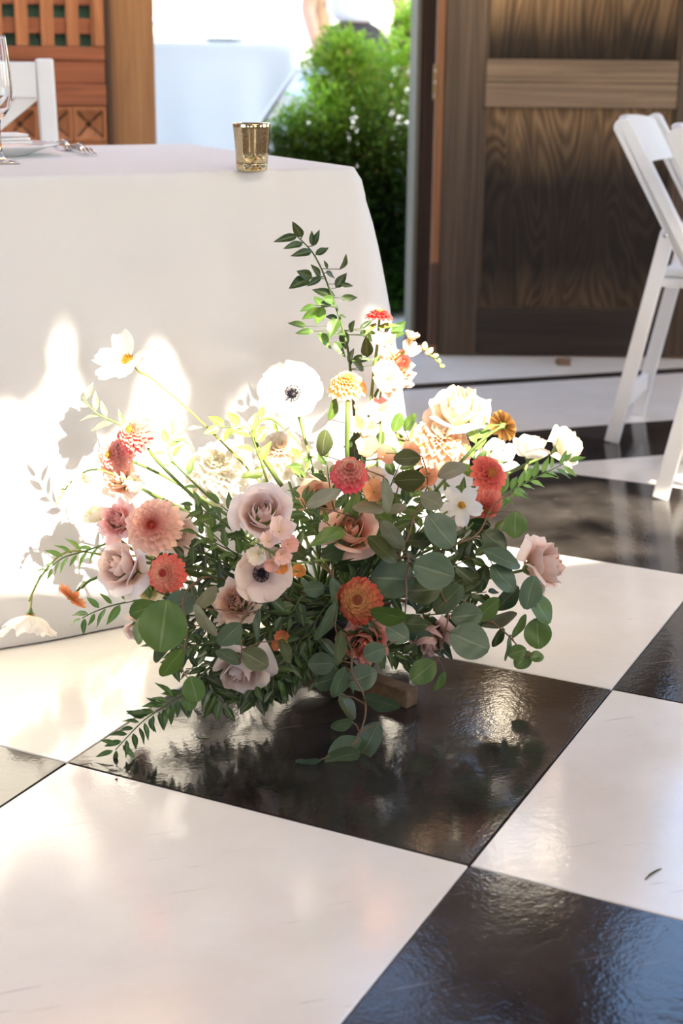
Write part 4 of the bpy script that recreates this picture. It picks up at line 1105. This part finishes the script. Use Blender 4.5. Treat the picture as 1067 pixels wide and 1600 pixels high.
zinnia(176, 712, 2.17, 32, (-.4, .1, .8), lin(250, 200, 184), lin(247, 178, 158), 'pale salmon zinnia tucked behind the pink one at left', rows=5, pom=.3)
zinnia(112, 934, 2.15, 26, (-.45, -.6, .35), lin(240, 168, 116), lin(226, 140, 90), 'small faded orange zinnia turned downward above the nodding cosmos', rows=3, pom=.05, single=True,
       via=[at(240, 880, 2.12), at(150, 903, 2.13), at(128, 918, 2.14)])
zinnia(787, 664, 2.18, 25, (.55, .35, -.6), lin(214, 160, 92), lin(180, 124, 60), 'ochre zinnia turned away showing its green back', rows=2, pom=.05, single=True,
       via=[at(660, 790, 2.08), at(735, 705, 2.11), at(768, 676, 2.125)])
zinnia(766, 740, 2.06, 30, (.4, .25, .85), lin(246, 134, 116), lin(204, 62, 58), 'coral zinnia with a dark orange centre at right', rows=4, pom=.15, single=True, cc=lin(206, 130, 50), ctr=.3,
       via=[at(690, 815, 2.05), at(735, 768, 2.06)])
zinnia(759, 793, 2.05, 30, (.2, -.65, .7), lin(248, 168, 150), lin(224, 84, 78), 'salmon zinnia hanging below the dark centred coral one', rows=5, pom=.3)
zinnia(560, 938, 1.88, 36, (-.15, .12, 1), lin(200, 86, 64), lin(172, 54, 46), 'rust orange zinnia in the shade behind a round eucalyptus leaf', rows=6, pom=.3, cs=lin(214, 170, 100), cc=lin(150, 70, 40))
zinnia(543, 598, 2.16, 31, (0, .8, .6), lin(248, 214, 152), lin(244, 196, 120), 'cream yellow zinnia on a thick stem above the pink pom', rows=6, pom=.35, cc=lin(230, 190, 90), rad=.0036,
       via=[at(541, 780, 2.09), at(542, 700, 2.10), at(543, 640, 2.10)])
# cosmos
openflower('cosmos', 200, 563, 2.24, 56, (-.45, .50, .75), white, lin(240, 236, 214), 'white cosmos floating in front of the cloth at upper left', n=6, cup=.22, skip=(1,), wid=.33, seed=31,
           via=[at(420, 770, 2.15), at(310, 655, 2.18), at(240, 594, 2.21)], scol=lin(160, 160, 70))
openflower('cosmos', 47, 962, 2.19, 44, (-.05, -1, .16), white, lin(240, 236, 214), 'white cosmos nodding downward at far left', n=8, cup=.55, seed=32, wid=.42,
           via=[at(290, 880, 2.12), at(170, 868, 2.14), at(105, 862, 2.16), at(66, 898, 2.18), at(46, 938, 2.19)], scol=lin(158, 164, 80))
openflower('cosmos', 722, 789, 1.99, 36, (-.35, -.1, .9), white, lin(240, 236, 214), 'small white cosmos with yellow centre beside the salmon zinnia', n=5, cup=.12, seed=33, wid=.34,
           via=[at(620, 862, 1.99), at(690, 805, 2.0)])
# anemones
openflower('anemone', 408, 896, 1.90, 47, (.25, -.05, 1), lin(240, 222, 206), lin(206, 176, 176), 'cream anemone with a black heart under the blush flower spike', n=8, cup=.32, seed=41, wid=.52)
openflower('anemone', 457, 617, 2.2, 52, (-.1, .35, .9), white, lin(220, 214, 214), 'white anemone with a dark heart below the tall leafy sprig', n=8, cup=.30, seed=42, wid=.44)
# flower spikes
spike([(520, 880, 2.0), (455, 880, 1.92), (420, 860, 1.885), (384, 838, 1.89)],
      [(438, 827, 1.87, 20, .3, .5, .8), (452, 850, 1.87, 15, .5, .1, .8), (402, 868, 1.865, 15, -.3, -.3, .9), (441, 868, 1.86, 14, .4, -.3, .9), (420, 845, 1.865, 13, 0, .4, 1), (425, 882, 1.865, 13, .1, -.6, .9)],
      [(402, 845, 1.87, 6, .2), (392, 838, 1.885, 5, 0), (385, 832, 1.89, 4, 0), (410, 862, 1.86, 6, .3), (395, 849, 1.885, 5, 0)],
      'blush stock spike with green buds over the cream anemone', [lin(248, 218, 204), lin(246, 196, 182), lin(245, 232, 208), lin(246, 206, 190)], name='stock')
spike([(590, 720, 2.12), (594, 620, 2.13), (610, 565, 2.14), (655, 545, 2.15), (690, 572, 2.15)],
      [(606, 590, 2.115, 24, .1, .2, .9), (600, 532, 2.13, 17, -.1, .5, .8), (640, 548, 2.14, 14, .3, .5, .7), (642, 526, 2.145, 12, .4, .8, .4), (592, 640, 2.12, 18, -.1, .1, .9), (614, 610, 2.12, 16, .3, 0, .9), (574, 668, 2.11, 15, -.1, .2, .9)],
      [(663, 541, 2.15, 8, .5), (672, 548, 2.15, 7, .3), (680, 556, 2.15, 6, .15), (686, 564, 2.15, 5, .1), (691, 572, 2.15, 5, 0), (667, 552, 2.145, 6, .3)],
      'peach snapdragon with pale bud tip arching right before the door', [lin(246, 190, 160), lin(246, 178, 166), lin(248, 206, 176)])
spike([(330, 850, 2.08), (240, 776, 2.12), (160, 735, 2.17), (120, 745, 2.2), (95, 775, 2.21)],
      [(130, 752, 2.19, 16, -.2, -.4, .8), (150, 722, 2.18, 13, -.2, .5, .8), (210, 752, 2.13, 14, 0, -.5, .8)],
      [(112, 745, 2.2, 6, .2), (104, 756, 2.2, 6, .1), (98, 766, 2.21, 5, .1), (94, 776, 2.21, 5, 0), (90, 786, 2.21, 4, 0)],
      'white snapdragon with yellow green buds arching at far left', [lin(246, 238, 218), lin(248, 226, 206)])
spike([(560, 800, 2.06), (566, 720, 2.1), (560, 640, 2.12)],
      [(572, 700, 2.10, 17, .2, .2, .9), (556, 664, 2.11, 15, -.2, .3, .9), (585, 745, 2.08, 16, .3, .2, .9), (600, 712, 2.08, 16, .4, .3, .8), (640, 706, 2.06, 15, .4, .3, .8)],
      [(560, 645, 2.12, 6, .4), (556, 636, 2.12, 5, .3)],
      'peach snapdragon behind the pink pom zinnia', [lin(248, 204, 172), lin(246, 186, 150), lin(250, 226, 206)])
spike([(590, 810, 2.02), (584, 775, 1.99)], [(584, 768, 1.975, 17, .05, .2, 1)], [(590, 788, 2.0, 4, .2)], 'single apricot stock floret right of the pink pom zinnia', [lin(248, 186, 134)], name='stock')
spike([(655, 800, 2.04), (668, 760, 2.02)], [(666, 745, 2.01, 15, .1, .2, 1), (655, 756, 2.015, 10, -.2, .2, 1)], [(672, 764, 2.02, 4, .2)], 'apricot stock florets under the big pale dahlia', [lin(244, 170, 120)], name='stock')
spike([(500, 915, 1.98), (474, 897, 1.92)], [(466, 892, 1.91, 11, -.1, .3, 1), (438, 884, 1.88, 12, .1, -.2, 1)], [(474, 885, 1.915, 4, .4)], 'small orange stock florets right of the cream anemone', [lin(238, 160, 84)], name='stock')
spike([(480, 1000, 1.99), (445, 1000, 1.93)], [(440, 996, 1.915, 11, 0, .2, 1), (432, 1008, 1.91, 8, -.3, 0, 1)], [(448, 1004, 1.92, 3, .4)], 'faded orange stock scrap low in the dark leaves', [lin(206, 122, 84)], name='stock')

# ------------------------------------------------------------------ eucalyptus
EG = 'eucalyptus branches in the floor arrangement'
def euc(poly, leaves, label, **k): return branch('eucalyptus_branch', poly, leaves, label, EG, **k)
euc([(630, 870, 1.92), (634, 905, 1.90), (634, 945, 1.88), (628, 1000, 1.87)],
    [(678, 892, 33, 30, 0, -.03), (614, 904, 34, 32, 0, .03), (585, 953, 31, 26, 0, -.02), (607, 962, 29, 16, 1, -.04), (661, 922, 28, 22, 2, .03), (621, 989, 20, 18, 0, .0), (585, 1019, 18, 17, 0, -.02), (598, 858, 30, 15, 2, -.02), (646, 975, 22, 14, 4, .02)],
    'eucalyptus branch with the biggest round leaf beside the rust zinnia')
euc([(668, 905, 1.97), (690, 930, 1.94), (700, 965, 1.92), (684, 1030, 1.90)],
    [(734, 1002, 33, 30, 0, -.03), (729, 962, 25, 20, 0, .0), (700, 935, 30, 18, 0, .0), (724, 906, 26, 20, 2, .03), (661, 1049, 24, 19, 1, -.01), (688, 1064, 17, 8, 1, -.01, 245), (650, 990, 24, 12, 5, .02)],
    'eucalyptus branch whose grey green leaf overhangs the white tile edge')
euc([(700, 875, 1.99), (760, 885, 1.97), (800, 915, 1.95), (836, 935, 1.94)],
    [(786, 903, 27, 18, 0, -.02), (828, 926, 27, 20, 0, -.02), (793, 935, 25, 16, 4, .02), (845, 951, 27, 17, 1, .0), (840, 990, 24, 22, 1, -.01), (785, 872, 31, 14, 0, -.01, -20), (752, 905, 22, 12, 4, .02)],
    'eucalyptus branch reaching right just below the side-on blush rose')
euc([(690, 930, 1.96), (745, 955, 1.94), (785, 985, 1.93), (805, 1005, 1.92), (822, 1026, 1.92)],
    [(761, 953, 26, 16, 1, -.01), (779, 968, 30, 13, 3, .03, 15), (808, 1019, 15, 12, 1, -.01), (817, 1031, 17, 14, 1, .01), (838, 1026, 12, 9, 1, 0), (793, 1012, 21, 6, 1, 0, 260), (778, 996, 17, 9, 4, 0), (811, 978, 21, 9, 1, .0, 60), (740, 975, 20, 13, 4, .01)],
    'eucalyptus tip drooping lowest at right over the white tile')
euc([(690, 860, 2.0), (745, 835, 2.0), (770, 790, 2.02), (802, 770, 2.03)],
    [(805, 820, 21, 20, 1, -.02, 270), (773, 845, 23, 17, 4, 0), (748, 820, 18, 12, 4, .02), (730, 865, 24, 12, 1, 0)],
    'eucalyptus twig holding one bright round leaf below the coral zinnia')
euc([(620, 870, 1.97), (650, 800, 1.98), (668, 755, 2.0), (660, 715, 2.02)],
    [(688, 829, 32, 24, 0, -.03, -50), (674, 782, 19, 15, 3, -.01), (706, 735, 24, 13, 3, .01, 25), (613, 836, 27, 14, 3, -.04, 130), (636, 716, 21, 14, 2, .01), (640, 750, 24, 17, 2, 0), (655, 845, 20, 12, 4, 0)],
    'upright eucalyptus branch with pale curled leaves under the pale dahlia')
euc([(545, 1005, 1.93), (550, 1050, 1.88), (568, 1085, 1.85), (571, 1115, 1.83), (562, 1145, 1.81), (545, 1172, 1.80)],
    [(502, 1037, 21, 18, 0, .02), (513, 1062, 24, 17, 0, .03), (531, 1066, 26, 14, 0, .01, 250), (565, 1059, 25, 21, 0, .02), (596, 1098, 30, 15, 0, -.01, -20), (534, 1132, 18, 11, 0, 0, 195), (577, 1157, 32, 18, 0, 0, 240), (535, 1182, 29, 19, 0, -.01, 195), (538, 1166, 28, 12, 0, .01, 200), (482, 1190, 20, 8, 5, .0, 186), (542, 1104, 23, 10, 2, .02, 300)],
    'eucalyptus branch trailing lowest over the black tile at the front', base=True)
euc([(520, 900, 1.95), (525, 930, 1.90), (522, 965, 1.88), (528, 1000, 1.87)],
    [(511, 971, 34, 11, 0, -.01, 245), (524, 927, 25, 10, 0, 0, 100), (530, 1012, 28, 10, 2, -.01, 265), (491, 920, 17, 13, 0, .03), (526, 861, 26, 16, 0, .03, 20), (463, 861, 18, 14, 2, .02), (545, 882, 24, 11, 4, .02, 10)],
    'eucalyptus branch with narrow sideways leaves left of the rust zinnia')
euc([(350, 905, 2.0), (310, 908, 1.97), (286, 935, 1.94), (292, 985, 1.91), (284, 1040, 1.88), (296, 1062, 1.87)],
    [(255, 978, 41, 39, 1, -.04, 262), (281, 944, 26, 22, 0, .02), (222, 953, 21, 18, 1, .03, 200), (218, 985, 22, 11, 1, .03, 260), (269, 1036, 27, 14, 1, -.01, 235), (303, 1077, 21, 19, 1, -.02, 285), (296, 1096, 15, 13, 1, .0, 270), (247, 1021, 15, 7, 0, .02, 265)],
    'eucalyptus branch with the great round leaf at lower left')
euc([(420, 925, 1.94), (385, 955, 1.90), (375, 985, 1.88), (378, 1015, 1.87)],
    [(322, 934, 24, 11, 3, .0, 48), (320, 970, 30, 12, 3, -.01, 130), (359, 991, 24, 17, 0, -.01, 225), (357, 1026, 22, 9, 0, .0, 150), (399, 1030, 23, 18, 2, -.02, 330), (403, 976, 25, 7, 0, -.01, 265), (445, 1017, 20, 8, 2, -.01, 290), (430, 955, 20, 10, 4, .02)],
    'eucalyptus branch between the lowest mauve rose and peach lisianthus')
euc([(540, 860, 1.98), (560, 810, 1.97), (590, 775, 1.98), (600, 745, 2.0)],
    [(505, 779, 30, 12, 3, -.02, 25), (576, 795, 26, 10, 3, -.02, 175), (603, 775, 27, 10, 3, -.02, 95), (506, 692, 21, 13, 2, .08, 80), (621, 795, 15, 8, 3, -.02, 20), (552, 862, 20, 13, 4, .02), (575, 840, 22, 12, 4, .02)],
    'eucalyptus branch with pale brown leaves beneath the pink pom zinnia')
euc([(560, 900, 2.05), (610, 800, 2.1), (640, 690, 2.14)],
    [(555, 700, 24, 14, 4, 0, 80), (590, 690, 18, 9, 1, 0, 60), (620, 660, 16, 10, 1, 0, 70), (520, 640, 18, 7, 1, .02, 70), (640, 660, 16, 8, 1, 0, 60)],
    'eucalyptus branch rising behind the peach snapdragon')

# ------------------------------------------------------------------ leafy sprigs
SG = 'leafy sprigs in the floor arrangement'
def c7(*a): return [(400+bx/3.334, 330+by/3.334, 400+tx/3.334, 330+ty/3.334, w_, b_) for bx, by, tx, ty, w_, b_ in a]
sprig([(550, 720, 2.16), (547, 577, 2.20), (536, 516, 2.22), (524, 478, 2.235), (513, 448, 2.245), (502, 420, 2.25), (487, 393, 2.25), (464, 369, 2.25)], 0, 0,
      'tall leafy sprig rising highest against the white cloth', SG, tone=(lin(28, 46, 20), lin(108, 156, 54)), rad=.0022, base=True,  # per-leaf brightness puts the sunlight on the lower leaves into their colour
      leaves=c7((240,135,188,50,.2,.1),(215,128,100,153,.16,.1),(243,165,148,190,.13,.15),(290,208,193,225,.17,.1),(292,180,290,100,.17,.1),(296,182,332,96,.2,.1),(310,228,380,186,.18,.1),
                (372,300,355,252,.2,.1),(335,340,290,278,.18,.1),(292,345,210,312,.22,.15),(275,350,176,396,.22,.1),(342,345,262,390,.22,.15),(362,320,420,345,.2,.1),(442,302,478,242,.16,.15),(440,380,506,390,.2,.1),(415,400,472,320,.26,.05),
                (410,440,292,405,.2,.1),(440,452,534,450,.2,.15),(425,500,340,475,.24,.1),(340,495,302,440,.25,.55),(305,490,226,522,.2,.7),(325,502,238,566,.22,.85),(350,495,310,592,.26,1),(405,465,340,455,.2,.4),(425,562,358,540,.22,.1),(440,552,474,546,.25,.1),
                (425,560,376,658,.28,.25),(260,600,164,578,.22,.3),(300,625,204,632,.2,.35),(320,640,400,715,.24,.8),(405,682,466,756,.22,.2),(460,622,462,724,.28,.1),(490,628,512,568,.2,.1),(540,612,618,558,.14,.1),(550,620,572,655,.24,.1),(470,640,430,635,.2,.1),(485,800,505,716,.16,.1),
                (590,620,622,690,.24,.1),(580,760,572,650,.22,.15),(500,775,600,768,.24,.2),(560,830,500,775,.22,.2),(610,800,650,740,.26,.15),(700,640,782,572,.2,.7),(670,640,700,580,.2,.3),(690,650,770,635,.18,.4)))
sprig([(330, 1035, 1.95), (300, 1075, 1.91), (262, 1100, 1.90), (222, 1128, 1.90), (180, 1172, 1.905)], 30, 36, 'glossy green sprig trailing onto the floor at lower left', SG,
      tone=(lin(32, 62, 22), lin(66, 108, 38)), ratio=.17, base=True, fan=58, t0=.3)
sprig([(270, 950, 2.04), (225, 938, 2.07), (180, 945, 2.09), (150, 955, 2.1), (128, 966, 2.11)], 12, 36, 'small leafy sprig pointing left under the pale mauve rose', SG, tone=(lin(60, 100, 44), lin(110, 150, 66)), ratio=.17, fan=48)
sprig([(165, 850, 2.13), (130, 862, 2.15), (98, 872, 2.16), (72, 893, 2.17)], 13, 34, 'thin pale sprig drooping along the nodding cosmos stem', SG, tone=(lin(86, 128, 50), lin(136, 176, 80)), ratio=.13, fan=40)
sprig([(700, 850, 2.02), (760, 790, 2.05), (820, 755, 2.08), (886, 722, 2.1)], 24, 40, 'bright sunlit leafy sprig reaching right above the dappled black tile', SG, tone=(lin(90, 138, 50), lin(140, 182, 78)), ratio=.15, base=True, fan=40, t0=.3)
sprig([(235, 690, 2.15), (180, 660, 2.18), (150, 645, 2.19), (128, 620, 2.2)], 9, 38, 'slim sprig of pale leaves above the pink zinnia at left', SG, tone=(lin(120, 150, 80), lin(176, 200, 120)), ratio=.16, fan=45)
sprig([(330, 780, 2.1), (270, 720, 2.12), (265, 690, 2.14), (290, 672, 2.15)], 12, 36, 'pale leafy sprig left of the largest white peony', SG, tone=(lin(110, 146, 70), lin(170, 196, 120)), ratio=.2, fan=50)
sprig([(420, 760, 2.12), (400, 700, 2.13), (385, 668, 2.14), (345, 668, 2.15)], 11, 38, 'leafy sprig arching over the largest white peony', SG, tone=(lin(104, 126, 52), lin(150, 170, 80)), ratio=.24, fan=50)
sprig([(440, 760, 2.13), (398, 690, 2.15), (404, 660, 2.155), (425, 655, 2.16), (445, 672, 2.15)], 5, 26, 'thick bent stem arching over the white and peach dahlia', SG, tone=(lin(110, 128, 50), lin(140, 160, 70)), ratio=.2, rad=.0034)
sprig([(740, 760, 2.08), (742, 700, 2.12), (750, 672, 2.13)], 9, 36, 'upright leafy sprig between the pale dahlia and ochre zinnia', SG, tone=(lin(100, 146, 60), lin(150, 186, 90)), ratio=.2, fan=35)
# darker foliage filling the middle
rf = random.Random(77)
fill = [((470,960,1.97),(400,990,1.93),(345,1000,1.92)),((480,980,1.96),(430,1030,1.92),(395,1075,1.90)),((450,900,2.0),(380,870,1.98),(310,835,1.99)),((440,880,2.02),(370,830,2.02),(305,790,2.04)),
        ((460,870,2.03),(400,830,2.03),(345,790,2.04)),((430,930,1.98),(340,905,1.98),(290,870,2.0)),((500,960,1.95),(470,1000,1.92),(450,1040,1.91)),((480,930,1.96),(450,960,1.92),(400,950,1.925)),
        ((520,930,1.96),(500,960,1.92),(480,1000,1.91)),((560,900,1.98),(590,880,1.97),(640,850,1.97)),((600,900,1.98),(650,870,1.98),(700,845,1.98)),((640,900,1.98),(690,890,1.97),(740,870,1.97)),
        ((560,870,2.0),(540,840,1.99),(500,810,2.0)),((600,860,2.02),(620,810,2.03),(650,770,2.05)),((540,860,2.03),(520,790,2.08),(510,720,2.12)),((580,850,2.04),(610,760,2.1),(640,690,2.14)),
        ((650,930,1.97),(710,930,1.96),(760,925,1.96)),((620,960,1.96),(680,960,1.95),(740,950,1.95)),((420,960,1.96),(350,970,1.94),(290,990,1.94)),((400,930,1.99),(330,950,1.98),(270,930,1.99)),
        ((360,1000,1.95),(300,1010,1.93),(270,1040,1.92)),((500,1000,1.95),(520,1030,1.93),(500,1060,1.92)),((560,990,1.95),(600,1010,1.93),(640,1030,1.93)),((470,1000,1.95),(430,1050,1.93),(400,1085,1.92)),
        ((470,1000,1.95),(430,1050,1.93),(400,1085,1.92)),((500,850,2.06),(480,800,2.08),(470,780,2.1)),((640,880,2.02),(700,800,2.05),(730,770,2.07)),((330,1040,1.93),(330,1070,1.92),(350,1100,1.90)),
        ((470,940,2.0),(430,900,1.99),(470,870,1.97)),((530,960,1.97),(560,960,1.94),(600,985,1.93)),((350,880,2.04),(300,860,2.05),(250,860,2.07)),((400,1000,1.95),(420,1050,1.91),(440,1060,1.91)),
        ((640,830,2.04),(600,790,2.05),(560,770,2.06)),((690,860,2.02),(740,840,2.02),(770,850,2.01)),
        ((470,950,1.97),(440,930,1.95),(420,945,1.945)),((450,990,1.96),(420,985,1.94),(380,1010,1.93)),((490,1000,1.95),(465,1035,1.93),(430,1075,1.91)),((440,970,1.97),(410,1040,1.93),(370,1085,1.925)),
        ((420,900,2.04),(360,860,2.05),(300,800,2.09)),((470,1000,1.95),(430,1050,1.93),(400,1085,1.92)),((410,910,2.03),(340,880,2.03),(280,850,2.05)),((480,890,2.05),(450,830,2.09),(420,770,2.13)),
        ((380,940,2.0),(320,960,1.98),(250,960,2.0)),((350,960,1.97),(310,1000,1.95),(250,1010,1.96)),((540,930,1.98),(560,910,1.96),(610,890,1.95)),((580,930,1.97),(640,930,1.95),(700,915,1.96)),
        ((570,900,2.03),(580,850,2.05),(590,800,2.08)),((610,890,2.03),(660,820,2.07),(710,770,2.11)),((540,900,2.04),(520,850,2.07),(490,820,2.09)),((660,900,2.02),(720,860,2.03),(780,830,2.04)),
        ((530,980,1.96),(560,1000,1.94),(610,1020,1.93)),((620,980,1.95),(660,1000,1.94),(720,985,1.93)),((500,980,1.95),(490,1020,1.93),(470,1050,1.92)),((400,970,1.97),(350,1020,1.94),(320,1050,1.94)),
        ((560,850,2.08),(570,780,2.13),(560,700,2.18)),((520,860,2.08),(490,780,2.14),(470,720,2.2)),
        ((440,1000,2.0),(360,1040,2.0),(290,1045,2.02)),((430,990,2.02),(340,1010,2.04),(260,1000,2.06)),((450,1010,1.99),(390,1060,1.97),(330,1080,1.96)),((470,1010,2.0),(430,1060,1.97),(420,1085,1.95)),
        ((440,980,2.05),(350,980,2.08),(270,975,2.1)),((430,960,2.08),(340,940,2.12),(260,940,2.14)),((520,1010,1.99),(540,1050,1.96),(560,1060,1.94)),((560,1000,2.0),(610,1020,1.98),(650,1020,1.98)),
        ((450,1000,2.05),(380,1020,2.08),(310,1020,2.1)),((600,980,2.04),(660,990,2.05),(720,980,2.06)),((420,940,2.12),(360,900,2.16),(300,880,2.2)),((480,960,2.1),(450,900,2.15),(420,840,2.2)),((600,850,2.08),(640,760,2.14),(670,720,2.2))]
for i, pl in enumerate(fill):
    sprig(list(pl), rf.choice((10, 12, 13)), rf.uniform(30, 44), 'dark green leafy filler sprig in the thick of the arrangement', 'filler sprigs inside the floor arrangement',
          tone=(lin(26, 42, 20), lin(62, 88, 38)) if pl[-1][1] > 840 else (lin(60, 88, 34), lin(104, 132, 54)), ratio=rf.uniform(.15, .24), base=True, fan=50, t0=.18)  # leaf tone imitates the light: darker low down, paler in the sunny zone

# ------------------------------------------------------------------ scraps on the floor
p = on_z(1020, 1366, .0012)
th = empty('dark_thread', p, 0, 'short dark curved scrap lying on the white tile at right', 'scrap')
MB().tube([on_z(1008, 1374, .0012), on_z(1016, 1366, .0014), on_z(1026, 1360, .0014), on_z(1033, 1357, .0012)], [.0006, .0011, .0011, .0005], 6, lin(50, 36, 28)).build('strand', M['stem'], th, org=p)
p = on_z(316, 1151, .001)
th = empty('stem_scrap', p, 0, 'tiny pale green stem scrap on the black tile', 'scrap')
MB().tube([on_z(307, 1150, .001), on_z(316, 1152, .0014), on_z(326, 1152, .001)], [.0006, .0009, .0005], 6, lin(120, 130, 90)).build('strand', M['stem'], th, org=p)
p = on_z(182, 1218, .001)
th = empty('leaf_crumb', p, 0, 'tiny dark crumb on the white tile at lower left', 'scrap')
MB().lathe([(0, -.0008), (.0022, .0), (.0012, .0012), (0, .0014)], 7).build('crumb', M['vessel'], th)

# ------------------------------------------------------------------ leaf clumps added over the roof opening to dapple the sun
def dapple_vine():
    r = random.Random(9)
    root = empty('dapple_vine', V((1.5, -.62, ROOF+.05)), 0, 'unseen leafy vine added over the roof opening to dapple the sun', 'vine')
    mb = MB(); st = MB(); st.col = lin(90, 70, 50)
    st.tube([V((.3+.2*k, -.60+.02*math.sin(k*1.7), ROOF+.075)) for k in range(18)], .012, 6)
    for (x, y, rad) in DAPPLE_CLUMPS:
        st.tube([V((x, -.60, ROOF+.075)), V((x, y, ROOF+.09))], .004, 5)
        for k in range(int(2600*rad*rad/.01)):
            a, d = r.random()*6.283, rad*math.sqrt(r.random())*(1+.1*r.gauss(0, 1))
            q = V((x+d*math.cos(a), y+d*math.sin(a), ROOF+.07+r.random()*.08))
            ax_ = V((r.uniform(-1, 1), r.uniform(-1, 1), r.uniform(-.5, .3))).normalized(); s_ = ax_.cross(V((0, 0, 1))).normalized()
            l = r.uniform(.02, .035)
            mb.add([q, q+ax_*l*.5+s_*l*.35, q+ax_*l, q+ax_*l*.5-s_*l*.35], [(0, 1, 2, 3)], [lin(80, 120, 50)]*4)
    st.build('stems', M['stem'], root, org=root.location)
    o = mb.build('leaves', M['leaf'], root, org=root.location, smooth=False); o['kind'] = 'stuff'
def roofpt(px, py, Y):                                # where the sunlight reaching a point comes through the roof
    p = at(px, py, Y) if Y else on_z(px, py)
    return p - SUN_DIR*((p.z-ROOF-.1)/SUN_DIR.z)
DAPPLE_CLUMPS = []
for px, py, rp in ((10,440,60),(20,500,60),(25,555,48),(200,430,62),(192,500,52),(196,560,42),(185,610,30),(365,470,52),(362,530,40),(358,590,34),(360,640,28),(110,390,36),(300,430,42),(440,440,62),(500,470,50),(520,520,42),(430,500,26),(560,520,50),(600,560,30)):
    q = roofpt(px, py, 2.36); DAPPLE_CLUMPS.append((q.x, q.y, rp*.00108))
for px, py, rp in ((760,745,45),(1010,765,30),(930,822,13),(1050,850,26)):
    q = roofpt(px, py, None); DAPPLE_CLUMPS.append((q.x, q.y, rp*.0016))
dapple_vine()
